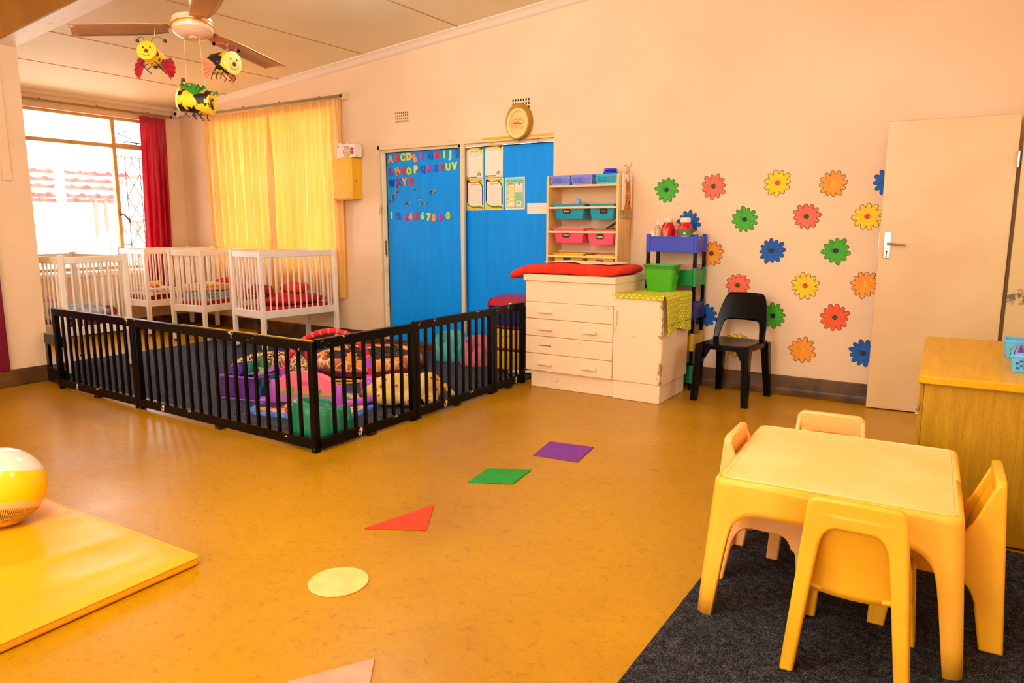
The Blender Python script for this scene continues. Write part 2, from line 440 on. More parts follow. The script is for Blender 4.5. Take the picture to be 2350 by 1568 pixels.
# ------------------------------------------------------------------ blue sliding doors
g = NG('blue_door_panel', 0.36, 0.25)
f = g.noise(3, 5, vec=g.map((6, 1, .7)))
c = g.ramp(f, [(0.3, (0, 146, 244)), (0.7, (0, 158, 255))])
sp = g.noise(34, 2, vec=g.map((1, 1, .45)))
c = g.mix(g.ramp(sp, [(0.775, (0, 0, 0)), (0.80, (200, 200, 200))]), c, (120, 180, 215)); g.base(c); BLUE = g.m
PYEL = mat('old_yellow_paint', (238, 176, 10), 0.4)
def sliding_doors():
    mb = MB()      # fixed frame
    mb.bb((DX0, YB-.005, 0), (DX0+.028, YB+.20, DZ)); mb.bb((DX0, YB-.005, 2.12), (DX1, YB+.2, DZ)); mb.bb((DX1-.004, YB+.001, 0), (DX1+.02, YB+.2, DZ))
    mb.bb((DX0+.028, YB+.02, 2.092), (DX1, YB+.045, 2.12)); mb.bb((-4.404, YB-.002, .07), (-4.361, YB+.03, 2.12))
    fr = struct(mb.build('door_1', CREAM, bevel=.003))
    MB().bb((-4.12, YB-.0075, 2.138), (DX1+.002, YB-.0045, 2.160)).build('header_paint_strip', PYEL, fr, smooth=0)
    MB().bb((DX0+.03, YB-.03, 0), (DX1, YB+.2, .055)).bb((DX0+.03, YB+.0, .055), (DX1, YB+.02, .075)).bb((DX0+.03, YB+.09, .055), (DX1, YB+.11, .07)).build('bottom_track', mat('worn_track', (140, 100, 60), .4, metal=.3, c2=(90, 58, 30), scale=12), fr, bevel=.003)
    MB().bb((DX0+.03, YB+.022, .06), (DX0+.042, YB+.05, 2.1)).build('side_track', WHITE, fr)
    MB().cyl((-4.42, YB+.0, 2.105), (-4.40, YB+.0, 2.105), .012).build('roller', BLACK, fr)
    yp = YB+.055
    d1 = struct(MB().bb((-5.437, yp, .075), (-4.385, yp+.02, 2.10)).build('door_2', BLUE, smooth=0))
    mb = MB(); mb.bb((-5.482, yp-.014, .075), (-5.437, yp+.03, 2.105)); mb.bb((-5.437, yp-.012, 2.094), (-4.39, yp+.03, 2.112)); mb.build('stile', CREAM, d1, bevel=.003)
    MB().bb((-5.437, yp-.004, .075), (-5.43, yp, 2.094)).bb((-5.437, yp-.004, 2.088), (-4.39, yp, 2.094)).build('seal', BLACK, d1, smooth=0)
    h = MB().bb((-5.482, yp-.018, .985), (-5.440, yp-.012, 1.175)).build('pull_plate', STEEL, d1, bevel=.001)
    MB().bb((-5.474, yp-.0195, 1.0), (-5.452, yp-.0175, 1.16)).build('finger_recess', mat('dark_recess', (60, 30, 20), .6), h, smooth=0)
    d2 = struct(MB().bb((-4.40, yp+.022, .075), (DX1, yp+.042, 2.095)).build('door_3', BLUE, smooth=0))
    MB().bb((-4.40, yp+.012, .075), (-4.3895, yp+.0225, 2.09)).build('seal', BLACK, d2, smooth=0)
    MB().bb((-4.37, yp+.018, 2.085), (DX1, yp+.0225, 2.092)).build('top_seal', BLACK, d2, smooth=0)
sliding_doors()

# cream door leaf standing open against the back wall
def open_door():
    a, b = Vector((-.592, 5.727, 0)), Vector((.168, 5.772, 0)); ang = math.degrees(math.atan2(b.y-a.y, b.x-a.x)); L = (b-a).length
    d = thing('open_door', 'cream painted flush door standing open in front of the flower wall', 'door', b, ang)
    MB().bb((-L, 0, .008), (0, .04, 2.035)).build('door_leaf', DOORP, d, bevel=.003)
    x = -L + .052
    p = MB(); p.prism(rrect(.042, .185, .006, 3, x, 1.19), 'xz', -.008, 0); hp = p.build('handle_plate', CHROME, d, bevel=.003)
    hh = MB(); hh.cyl((x, -.008, 1.20), (x, -.05, 1.20), .009); hh.tube([(x, -.05, 1.20), (x+.03, -.052, 1.199), (x+.115, -.05, 1.19)], .008, 8); hh.build('lever', CHROME, hp)
    k = MB(); k.cyl((x, -.0085, 1.145), (x, -.0095, 1.145), .006); k.bb((x-.003, -.0095, 1.115), (x+.003, -.0085, 1.143)); k.cyl((x, -.0085, 1.108), (x, -.0095, 1.108), .005); k.build('keyhole', BLACK, hp)
    MB().bb((-L-.002, .012, 1.10), (-L+.001, .03, 1.28)).build('lock_edge_plate', STEEL, d, smooth=0)
    for z in (.25, 1.75): MB().cyl((.004, -.006, z-.05), (.004, -.006, z+.05), .007).build('hinge', STEEL, d)
    JB = NG('dirty_jamb_paint', .45); zz = JB.n('ShaderNodeSeparateXYZ'); JB.l(JB.tc.outputs['Object'], zz.inputs[0])
    near = JB.math('SUBTRACT', 1.0, JB.math('MULTIPLY', JB.math('ABSOLUTE', JB.math('SUBTRACT', zz.outputs[2], 0.86)), 7.0))
    st = JB.math('MULTIPLY', JB.noise(30, 6), JB.math('MAXIMUM', near, 0.0))
    JB.base(JB.mix(JB.ramp(st, [(.36, (0, 0, 0)), (.5, (230, 230, 230))]), (214, 178, 112), (40, 26, 14)))
    mb = MB().bb((.19, 5.76, 0), (XR+.16, YB, 2.10)).bb((XR-.012, 4.86, 0), (XR+.16, 4.92, 2.10)).bb((XR-.012, 4.9, 2.05), (XR+.16, 5.8, 2.10))
    struct(mb.build('door_5', JB.m, bevel=.004))
open_door()

# ------------------------------------------------------------------ curtains and rails
def cloth_mat(name, c, trans, tc=None):
    m = bpy.data.materials.new(name); m.use_nodes = True; nt = m.node_tree; nt.nodes.clear()
    o = nt.nodes.new('ShaderNodeOutputMaterial'); d = nt.nodes.new('ShaderNodeBsdfDiffuse'); t = nt.nodes.new('ShaderNodeBsdfTranslucent'); mx = nt.nodes.new('ShaderNodeMixShader')
    tex = nt.nodes.new('ShaderNodeTexCoord'); mp = nt.nodes.new('ShaderNodeMapping'); mp.inputs['Scale'].default_value = (60, 60, 260); n = nt.nodes.new('ShaderNodeTexNoise'); n.inputs['Scale'].default_value = 1
    r = nt.nodes.new('ShaderNodeValToRGB'); r.color_ramp.elements[0].color = (*[v*.88 for v in lin(c)], 1); r.color_ramp.elements[1].color = (*lin(c), 1)
    nt.links.new(tex.outputs['Object'], mp.inputs[0]); nt.links.new(mp.outputs[0], n.inputs['Vector']); nt.links.new(n.outputs['Fac'], r.inputs['Fac'])
    nt.links.new(r.outputs[0], d.inputs['Color']); t.inputs['Color'].default_value = (*lin(tc or c), 1)
    mx.inputs[0].default_value = trans; nt.links.new(d.outputs[0], mx.inputs[1]); nt.links.new(t.outputs[0], mx.inputs[2]); gl = nt.nodes.new('ShaderNodeBsdfGlossy'); gl.inputs['Roughness'].default_value = .42; gl.inputs['Color'].default_value = (1, .95, .85, 1)
    m2 = nt.nodes.new('ShaderNodeMixShader'); m2.inputs[0].default_value = .10 if trans < .25 else .03
    nt.links.new(mx.outputs[0], m2.inputs[1]); nt.links.new(gl.outputs[0], m2.inputs[2]); nt.links.new(m2.outputs[0], o.inputs[0])
    _M[name] = m; return m
YCUR = cloth_mat('yellow_curtain_cloth', (252, 196, 78), .20, (255, 180, 56))
RCUR = cloth_mat('red_curtain_cloth', (190, 12, 40), .26, (200, 10, 40))
def curtain(name, label, p0, p1, ztop, zbot, folds, amp, m, normal, seed, flare=(0, 0)):
    rnd = random.Random(seed); ph = [rnd.uniform(0, 6.28) for _ in range(6)]; wd = [rnd.uniform(.6, 1.5) for _ in range(6)]
    p0, p1, nr = Vector(p0), Vector(p1), Vector(normal)
    root = thing(name, label, 'curtain', ((p0+p1)/2).to_tuple()[:2] + (zbot,)); inv = -Vector(root.location)
    def f(u, v):      # v 0 top .. 1 bottom
        uu = u + .018*math.sin(7*u + ph[0] + 2*v)*v
        big = math.sin(2*math.pi*folds*uu + 1.2*math.sin(2*math.pi*uu*1.7+ph[1])*(1-.2*v))
        gather = math.sin(2*math.pi*folds*3.1*u + ph[2]) * math.exp(-v*9)
        off = amp*(.25+.75*min(1, v*2.2))*(math.copysign(abs(big)**.75, big)) + .008*gather + .006*math.sin(31*u+9*v+ph[3])*v
        p = p0.lerp(p1, u) + (p1-p0).normalized()*((flare[0]*(1-u)+flare[1]*u)*v)
        return Vector((p.x, p.y, ztop + (zbot-ztop)*v + .006*math.sin(2*math.pi*folds*3.1*u+ph[2])*(v < .01))) + nr*off + inv
    MB().grid(f, int(folds*14), 26).build('drape', m, root, smooth=180)
    def h(u, v): q = f(u, v*.035); return q + nr*.004
    MB().grid(h, int(folds*14), 2).build('heading_tape', m, root, smooth=180)
    return root
curtain('yellow_curtain', 'yellow curtain, half next to the room corner, drawn over the back window', (-8.45, 5.840, 0), (-7.20, 5.840, 0), 2.685, .50, 8, .034, YCUR, (0, 1, 0), 3, (.02, .06))
curtain('yellow_curtain', 'yellow curtain, half next to the small yellow wall box, drawn over the back window', (-7.22, 5.845, 0), (-6.0, 5.845, 0), 2.695, .50, 8.5, .032, YCUR, (0, 1, 0), 11, (-.06, .0))
curtain('red_curtain', 'crimson red curtain bunched at the side of the bright window', (-8.955, 5.30, 0), (-8.955, 5.64, 0), 2.68, .35, 4.5, .028, RCUR, (1, 0, 0), 5, (-.05, -.05))
def rail(name, label, a, b, nb, wallv):
    root = thing(name, label, 'curtain rail', a); d = Vector(b)-Vector(a); wv = Vector(wallv)
    mb = MB(); w = wv*.008; up = Vector((0, 0, .014))
    mb.loft([[tuple(Vector(p)+o) for o in (-w-up, w-up, w+up, -w+up)] for p in ((0, 0, 0), d)]); mb.build('track', ALU, root, bevel=.002)
    for k in range(nb):
        p = d*(k+.5)/nb
        MB().cyl(p+up, p+up+wv*.07, .006).ball(p+up, .014).build('bracket', ALU, root)
    for p in (Vector((0, 0, 0)), d): MB().ball(p, .018).build('end_stop', mat('rail_stop', (60, 46, 26), .5), root)
    return root
rail('curtain_rail', 'metal curtain rail above the bright left window', (-8.925, 3.2, 2.705), (-8.925, 5.70, 2.705), 4, (-1, 0, 0))
rail('curtain_rail', 'metal curtain rail carrying the yellow curtains', (-8.58, 5.79, 2.712), (-5.94, 5.79, 2.712), 4, (0, 1, 0))
o = MB().bb((-5.945, 5.80, 2.68), (-5.90, YB, 2.75)).build('rail_end_block', CREAM, bevel=.004)
tag(o, 'small cream block fixed at the right end of the back curtain rail', 'wall block')

# ------------------------------------------------------------------ cribs
WM = mat('maroon_mattress', (150, 6, 40), .75, c2=(104, 2, 26), scale=9)
def make_crib(label):
    W, L = .60, .96; t = thing('baby_crib', label, 'crib', group='white baby cribs along the far walls')
    pw = .045
    leg = MB().box((0, 0, .545), (pw, pw, 1.03)).build('leg', WHITE, t, bevel=.005); leg.location = (-W/2+pw/2, -L/2+pw/2, 0)
    ca = MB(); ca.cyl((0, -.012, .02), (0, .012, .02), .02); ca.bb((-.012, -.016, .02), (.012, .016, .035)); ca = ca.build('caster', mat('caster_rubber', (70, 60, 50), .5), leg)
    for sx, sy in ((1, -1), (1, 1), (-1, 1)):
        l2 = leg.copy(); COL.objects.link(l2); l2.parent = t; l2.location = (sx*(W/2-pw/2), sy*(L/2-pw/2), 0)
        c2 = ca.copy(); COL.objects.link(c2); c2.parent = l2
    for sy in (-1, 1):
        y = sy*(L/2-pw/2)
        MB().bb((-W/2+pw, y-.014, .985), (W/2-pw, y+.014, 1.045)).build('top_rail', WHITE, t, bevel=.005)
        MB().bb((-W/2+pw, y-.014, .355), (W/2-pw, y+.014, .435)).build('bottom_rail', WHITE, t, bevel=.004)
    for sx in (-1, 1):
        x = sx*(W/2-pw/2)
        MB().bb((x-.014, -L/2+pw, .985), (x+.014, L/2-pw, 1.045)).build('top_rail', WHITE, t, bevel=.005)
        MB().bb((x-.014, -L/2+pw, .355), (x+.014, L/2-pw, .435)).build('bottom_rail', WHITE, t, bevel=.004)
    s0 = MB().bb((-.007, -.007, .43), (.007, .007, .99)).build('slat', WHITE, t, bevel=.002); first = True
    spots = [(x, sy*(L/2-pw/2)) for sy in (-1, 1) for x in [(-W/2+pw)+(W-2*pw)*(k+1)/8 for k in range(7)]]
    spots += [(sx*(W/2-pw/2), y) for sx in (-1, 1) for y in [(-L/2+pw)+(L-2*pw)*(k+1)/12 for k in range(11)]]
    for x, y in spots:
        if first: s0.location = (x, y, 0); first = False; continue
        c = s0.copy(); COL.objects.link(c); c.parent = t; c.location = (x, y, 0)
    MB().bb((-W/2+pw, -L/2+pw, .375), (W/2-pw, L/2-pw, .395)).build('base_board', WHITE, t)
    return t
CR = [((-6.375, 5.285), -7), ((-7.555, 5.285), 8), ((-8.59, 5.30), 0), ((-7.065, 3.37), 90)]
crib = make_crib('white slatted baby crib at the right end of the row, nearest the blue doors')
crib.location = (*CR[0][0], .011); crib.rotation_euler = (0, 0, R(-7))
dup(crib, (*CR[1][0], 0), CR[1][1], 'white slatted baby crib in the middle of the row, holding folded beige and grey blankets').scale = (.88, 1, 1)
dup(crib, (*CR[2][0], 0), CR[2][1], 'white slatted baby crib in the far room corner beside the red curtain')
dup(crib, (*CR[3][0], .011), CR[3][1], 'white slatted baby crib standing crosswise beside the left partition')
def mattress(i, label, m, h=.075):
    (x, y), rz = CR[i]
    o = MB().box((0, 0, h/2), (.40 if i == 1 else .47, .82, h)).build('crib_mattress', m, bevel=.025, seg=3); o.location = (x, y, .396); o.rotation_euler = (0, 0, R(rz))
    return tag(o, label, 'mattress', 'crib mattresses')
REDB = mat('red_bedding', (206, 10, 24), .8, c2=(176, 4, 30), scale=7, bump=.4, bscale=14)
ORNB = mat('orange_bedding', (236, 70, 14), .8, c2=(210, 40, 20), scale=6, bump=.4, bscale=14)
mattress(0, 'red mattress in the crib nearest the blue doors', REDB)
mattress(1, 'red mattress under the folded blankets in the middle crib', REDB)
mattress(2, 'maroon mattress under the plaid blanket in the corner crib', WM, .09)
mattress(3, 'maroon mattress in the crib beside the left partition', WM, .09)
def local(i, x, y, z):
    (cx, cy), rz = CR[i]; a = R(rz); return (cx + x*math.cos(a) - y*math.sin(a), cy + x*math.sin(a) + y*math.cos(a), z)
def lump(name, label, cat, m, c, d, rz=0, amp=.25, freq=3.0, seed=0, power=3.0, group=None, n=28):
    """soft crumpled cushion or blanket: a flattened superellipsoid with folds"""
    mb = MB()
    def f(u, v):
        a = 2*math.pi*u; b = math.pi*(v-.5)
        sp = lambda w, e: math.copysign(abs(w)**e, w)
        p = Vector((sp(math.cos(b), .55)*sp(math.cos(a), 2/power), sp(math.cos(b), .55)*sp(math.sin(a), 2/power), sp(math.sin(b), .8)))
        k = 1 + amp*noise.noise(Vector((p.x*freq*.5+seed, p.y*freq*.5, p.z*freq)))
        kz = 1 + 2.2*amp*noise.noise(Vector((p.x*freq*.6+seed*3, p.y*freq*.6, 0)))*(p.z > 0)
        return (p.x*d[0]/2*(1+.3*(k-1)), p.y*d[1]/2*(1+.3*(k-1)), d[2]/2 + p.z*d[2]/2*(kz if p.z > 0 else 1))
    mb.grid(f, n, 14)
    bmesh.ops.remove_doubles(mb.bm, verts=mb.bm.verts, dist=1e-5)
    o = mb.build(name, m, smooth=180); o.location = c; o.rotation_euler = (0, 0, R(rz))
    return tag(o, label, cat, group)
lump('duvet', 'rumpled red duvet filling the crib nearest the blue doors', 'duvet', REDB, local(0, .0, .05, .47), (.46, .70, .10), -7, .5, 3, 1)
lump('pillow', 'bright orange pillow at the back of the crib nearest the blue doors', 'pillow', ORNB, local(0, -.10, .18, .575), (.26, .32, .11), 15, .3, 3, 5)
lump('bundled_blanket', 'dark crimson blanket bundle at the front left of the crib nearest the blue doors', 'blanket', mat('crimson_fleece', (170, 6, 44), .9, bump=.3, bscale=30), local(0, -.11, -.24, .575), (.24, .26, .10), 0, .4, 3, 9)
lump('duvet', 'orange duvet at the far end of the middle crib', 'duvet', ORNB, local(1, .0, .22, .47), (.40, .36, .13), 8, .4, 3, 4)
lump('pillow', 'small red pillow behind the beige blanket in the middle crib', 'pillow', REDB, local(1, -.08, .20, .60), (.30, .2, .09), 8, .3, 3, 2)
def folded(name, label, m, c, d, layers, rz=0, seed=1, group=None):
    rnd = random.Random(seed); mb = MB(); h = d[2]/layers
    for k in range(layers):
        w = d[0]*(1-.04*k*rnd.random()); l = d[1]*(1-.03*k)
        ox, oy = rnd.uniform(-.01, .01), rnd.uniform(-.01, .01)
        ring = []
        prof = rrect(w, h*1.12, h*.5, 5)
        for y in [-.5+i/10 for i in range(11)]:
            ring.append([(px+ox, y*l+oy, h*(k+.5)+pz + .006*math.sin(5*y+k+px*9)*(k+1)/layers) for px, pz in prof])
        mb.loft(ring)
    o = mb.build(name, m, smooth=50); o.location = c; o.rotation_euler = (0, 0, R(rz)); return tag(o, label, 'blanket', group)
BEIG = mat('beige_fleece', (246, 196, 140), .95, c2=(226, 160, 100), scale=22, bump=.6, bscale=45)
GREYB = mat('grey_blanket', (184, 192, 198), .9, c2=(140, 146, 150), scale=18, bump=.4, bscale=40)
folded('folded_blanket', 'grey folded blanket at the bottom of the pile in the middle crib', GREYB, local(1, .02, -.20, .472), (.38, .34, .10), 3, 10, 1)
folded('folded_blanket', 'beige fleece blanket on top of the pile in the middle crib', BEIG, local(1, .0, -.20, .585), (.37, .34, .075), 2, 5, 2)
g = NG('pastel_plaid', .85)
w1 = g.n('ShaderNodeTexWave', Scale=7.0, bands_direction='X'); w2 = g.n('ShaderNodeTexWave', Scale=7.0, bands_direction='Y')
for w in (w1, w2): g.l(g.tc.outputs['Object'], w.inputs['Vector'])
c = g.ramp(w1.outputs['Fac'], [(0, (248, 214, 180)), (.45, (110, 180, 160)), (.75, (240, 200, 70))], True)
g.base(g.mix(.5, c, g.ramp(w2.outputs['Fac'], [(0, (250, 220, 190)), (.5, (90, 150, 170)), (.8, (240, 120, 90))], True))); PLAID = g.m
folded('folded_blanket', 'pastel plaid blanket folded in the corner crib', PLAID, local(2, .04, -.22, .488), (.44, .36, .075), 2, 2, 5)
def soft_toy(label, c, cols, s=.05, rz=0):
    t = thing('soft_toy', label, 'toy', c, rz)
    MB().ball((0, 0, s), (s*1.2, s, s)).build('body', mat('toy_a%s' % str(cols[0]), cols[0], .8), t)
    MB().ball((s*1.4, 0, s*1.4), s*.7).build('head', mat('toy_b%s' % str(cols[1]), cols[1], .8), t)
    for y in (-.6, .6): MB().ball((s*.6, y*s*1.3, s*.5), (s*.6, s*.4, s*.4)).build('paw', mat('toy_c%s' % str(cols[2]), cols[2], .8), t)
soft_toy('small peach and yellow soft toy on the plaid blanket in the corner crib', local(2, .08, -.26, .562), ((248, 150, 110), (246, 196, 60), (230, 90, 40)), .045, 20)
lump('folded_blanket', 'light grey blanket heaped in the crib beside the left partition', 'blanket', GREYB, local(3, -.02, -.20, .488), (.44, .52, .13), 90, .35, 3, 8)
lump('baby_garment', 'pink baby garment on the grey blanket in the crib beside the left partition', 'clothes', mat('pink_cotton', (246, 150, 176), .9, bump=.3), local(3, -.05, .34, .60), (.16, .12, .06), 20, .4, 4, 3)
lump('pillow', 'maroon pillow at the near end of the crib beside the left partition', 'pillow', WM, local(3, .04, -.37, .488), (.12, .34, .11), 0, .08, 3, 6)
# strap and toy cluster hanging under the right crib
o = MB(); 
for k in range(9): o.ball((.03*math.sin(k*2.1), .02*math.cos(k*1.7), -.02*k), .018 + .006*(k % 3))
o.tube([(0, 0, -.17), (.01, 0, -.22), (0, .01, -.27)], .004, 6)
o = o.build('hanging_tangle', mat('dark_tangle', (92, 66, 34), .8, c2=(30, 22, 16), scale=60)); o.location = (-6.40, 4.95, .35)
tag(o, 'dark tangle of beads and string hanging under the crib nearest the blue doors', 'string')

# ------------------------------------------------------------------ playpen floor carpet and fence
o = MB().prism([(-7.36, 3.03), (-6.66, 3.03), (-6.60, 2.985), (-6.25, 2.90), (-3.2, 2.84), (-3.2, 5.80), (-7.36, 5.80)], 'xy', .0005, .011).build('playpen_carpet', CARPET, bevel=.003); tag(o, 'dark grey carpet inside the black playpen fence', 'carpet')
o = MB().bb((-.775, .6, .0005), (.31, 3.43, .011)).build('table_carpet', CARPET2, bevel=.003, rot=(0, 0, 0)); tag(o, 'dark grey carpet under the yellow children table', 'carpet')
g = NG('chipped_black_paint', .35, .15)
f = g.noise(26, 6, rough=.7); f2 = g.noise(5, 3)
zz = g.n('ShaderNodeSeparateXYZ'); g.l(g.tc.outputs['Object'], zz.inputs[0])
edge = g.math('MULTIPLY', g.math('ABSOLUTE', g.math('SUBTRACT', zz.outputs[2], .33)), .36)
chip = g.math('ADD', g.math('ADD', g.math('MULTIPLY', f, .75), g.math('MULTIPLY', f2, .3)), edge)
g.base(g.ramp(chip, [(.75, (2, 2, 2)), (.765, (230, 205, 170))])); FBL = g.m
FYEL = mat('yellow_rail_edge', (196, 160, 6), .4)
def fence_panel(label, a, b, nbars, posts, z1=.665, yellow=False, feet=True):
    a, b = Vector((*a, 0)), Vector((*b, 0)); d = b-a; L = d.length; ang = math.degrees(math.atan2(d.y, d.x))
    t = thing('playpen_fence_panel', label, 'fence', a, ang, 'black playpen fence panels')
    MB().bb((0, -.02, z1-.058), (L, .02, z1)).build('top_rail', FBL, t, bevel=.004)
    MB().bb((0, -.02, .022), (L, .02, .082)).build('bottom_rail', FBL, t, bevel=.004)
    if yellow: MB().bb((L*.30, .006, z1-.002), (L-.02, .0195, z1+.003)).build('painted_edge', FYEL, t, smooth=0)
    for s in posts:
        x = .02 if s == 0 else L-.02
        MB().bb((x-.02, -.021, 0.002), (x+.02, .021, z1-.001)).build('post', FBL, t, bevel=.004)
    b0 = None
    for k in range(nbars):
        x = .04 + (L-.08)*(k+1)/(nbars+1)
        if b0 is None: b0 = MB().bb((-.0105, -.009, .08), (.0105, .009, z1-.055)).build('bar', FBL, t, bevel=.002); b0.location = (x, 0, 0)
        else: c = b0.copy(); COL.objects.link(c); c.parent = t; c.location = (x, 0, 0)
    for x in (L*.5,): MB().bb((x-.025, -.024, .002), (x+.025, .024, .0218)).build('foot', mat('fence_foot', (20, 16, 12), .5), t)
    return t
FX, FY = -3.165, 2.805
fence_panel('short black barred fence panel of the left run, next to the partition', (-6.27, 2.85), (-5.06, 2.826), 11, (0, 1))
fence_panel('long black barred fence panel of the left run, ending at the front corner', (-5.055, 2.826), (FX+.0, FY), 17, (0, 1), yellow=True)
fence_panel('black barred fence panel going back from the front corner', (FX-.012, FY+.0205), (FX, 3.675), 8, (1,), .675)
fence_panel('black barred fence panel in the middle of the right run', (FX, 3.68), (FX, 4.62), 9, (0, 1), .685)
fence_panel('short black barred fence panel at the back end, in front of the red toy shelf', (FX, 4.625), (FX, 5.09), 4, (0, 1), .69)
# timber infill between partition and fence
t = thing('timber_infill', 'low black timber infill between the left partition and the playpen fence', 'timber frame', (-6.68, 2.93, 0), -8)
MB().bb((0.025, 0, .33), (.41, .03, .42)).build('rail', BLACK, t, bevel=.003); MB().bb((0.025, 0, .002), (.41, .05, .135)).build('plinth', BLACK, t, bevel=.003)
for x in (.06, .33): MB().bb((x-.03, 0.002, .13), (x+.03, .028, .335)).build('post', BLACK, t, bevel=.003)

# ------------------------------------------------------------------ children's table and chairs
TY = mat('yellow_table_plastic', (250, 188, 56), .38, c2=(244, 178, 44), scale=3, bump=.04, bscale=120, spec=.45)
TT = mat('worn_cream_table_top', (252, 206, 130), .4, c2=(246, 194, 108), scale=3)  # paler copy of the table yellow, for the bright light on top
YC = mat('yellow_chair_plastic', (250, 186, 34), .38, c2=(240, 172, 26), scale=3, bump=.04, bscale=140, spec=.45)
OC = mat('peach_chair_plastic', (252, 190, 110), .38, c2=(246, 178, 96), scale=3, bump=.04, bscale=140, spec=.45)
def arch_half(wt, wb, h, leg_t, leg_b, arch_z, r):
    """outline in (u,z): the left half of an arched side panel, centre at u=0"""
    pts = [(-wb/2, 0), (-wt/2, h), (0, h), (0, arch_z)]
    p1 = (-wt/2+leg_t, arch_z); k = (leg_b-leg_t)
    c = bez((-wt/2+leg_t+r, arch_z, 0), (-wt/2+leg_t, arch_z, 0), (-wt/2+leg_t-.008, arch_z-r*1.1, 0), 8)
    pts += [(p.x, p.y) for p in c]; pts.append((-wb/2+leg_b, 0)); return pts
def children_table():
    W, D, H = .72, .76, .482
    t = thing('children_table', 'low yellow moulded plastic table with cream worn top', 'table', (-.338, 2.705, .011), 2.6)
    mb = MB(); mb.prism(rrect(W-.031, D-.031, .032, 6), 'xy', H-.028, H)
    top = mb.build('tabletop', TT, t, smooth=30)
    mb = MB(); outer = rrect(W-.05, D-.05, .03, 6); inner = rrect(W-.058, D-.058, .026, 6)
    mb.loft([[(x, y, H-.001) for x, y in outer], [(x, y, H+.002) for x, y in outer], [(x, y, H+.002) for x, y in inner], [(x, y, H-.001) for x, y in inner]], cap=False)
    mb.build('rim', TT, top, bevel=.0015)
    spl, th, az = .035, .032, .372
    rc = .035                                   # plan corner radius
    prof = [(0.0, 0.0), (.006, .10), (.012, .20), (.018, .27)] + [(p.x, p.y) for p in bez((.020, .28, 0), (.026, az-.004, 0), (.115, az, 0), 12)]
    def quarter(sx, sy):
        mb = MB(); cols = []
        def side(half, lw):                      # from mid side towards the corner: (distance from middle, lower edge)
            out = [(0.0, az)]; e = half - rc
            foot = e + rc*.8 - lw
            for dx, z in reversed(prof): out.append((max(.02, foot - dx), z))
            out += [(foot + .001 + (e-foot)*k/4, 0.0) for k in range(5)]
            return out
        A = side(W/2, .042); B = side(D/2, .042)
        P2 = [((u, D/2), (0, 1), z) for u, z in A]
        P2 += [((W/2-rc+rc*math.sin(R(a)), D/2-rc+rc*math.cos(R(a))), (math.sin(R(a)), math.cos(R(a))), 0.0) for a in (15, 30, 45, 60, 75)]
        P2 += [((W/2, u), (1, 0), z) for u, z in reversed(B)]
        hs = [0, .2, .4, .6, .8, .92, .975, 1.0]
        for (x, y), (nx, ny), z0 in P2:
            col = []
            for h in hs:
                z = z0 + (H-.016-z0)*h; k = spl*(1 - z/H)
                col.append((sx*(x + k*(x/(W/2))), sy*(y + k*(y/(D/2))), z))
            for a in (30, 60, 90):
                q = .016*(1-math.cos(R(a))); col.append((sx*(x - nx*q), sy*(y - ny*q), H-.016+.016*math.sin(R(a))))
            cols.append(col)
        vs = [[mb.bm.verts.new(p) for p in c] for c in cols]
        for a, b in zip(vs, vs[1:]):
            for i in range(len(a)-1):
                f = (a[i], b[i], b[i+1], a[i+1]); mb.bm.faces.new(f[::-1] if sx*sy > 0 else f)
        mb.build('leg', TY, t, smooth=180, solid=th, solid_off=-1)
    for sx in (-1, 1):
        for sy in (-1, 1): quarter(sx, sy)
    return t
children_table()
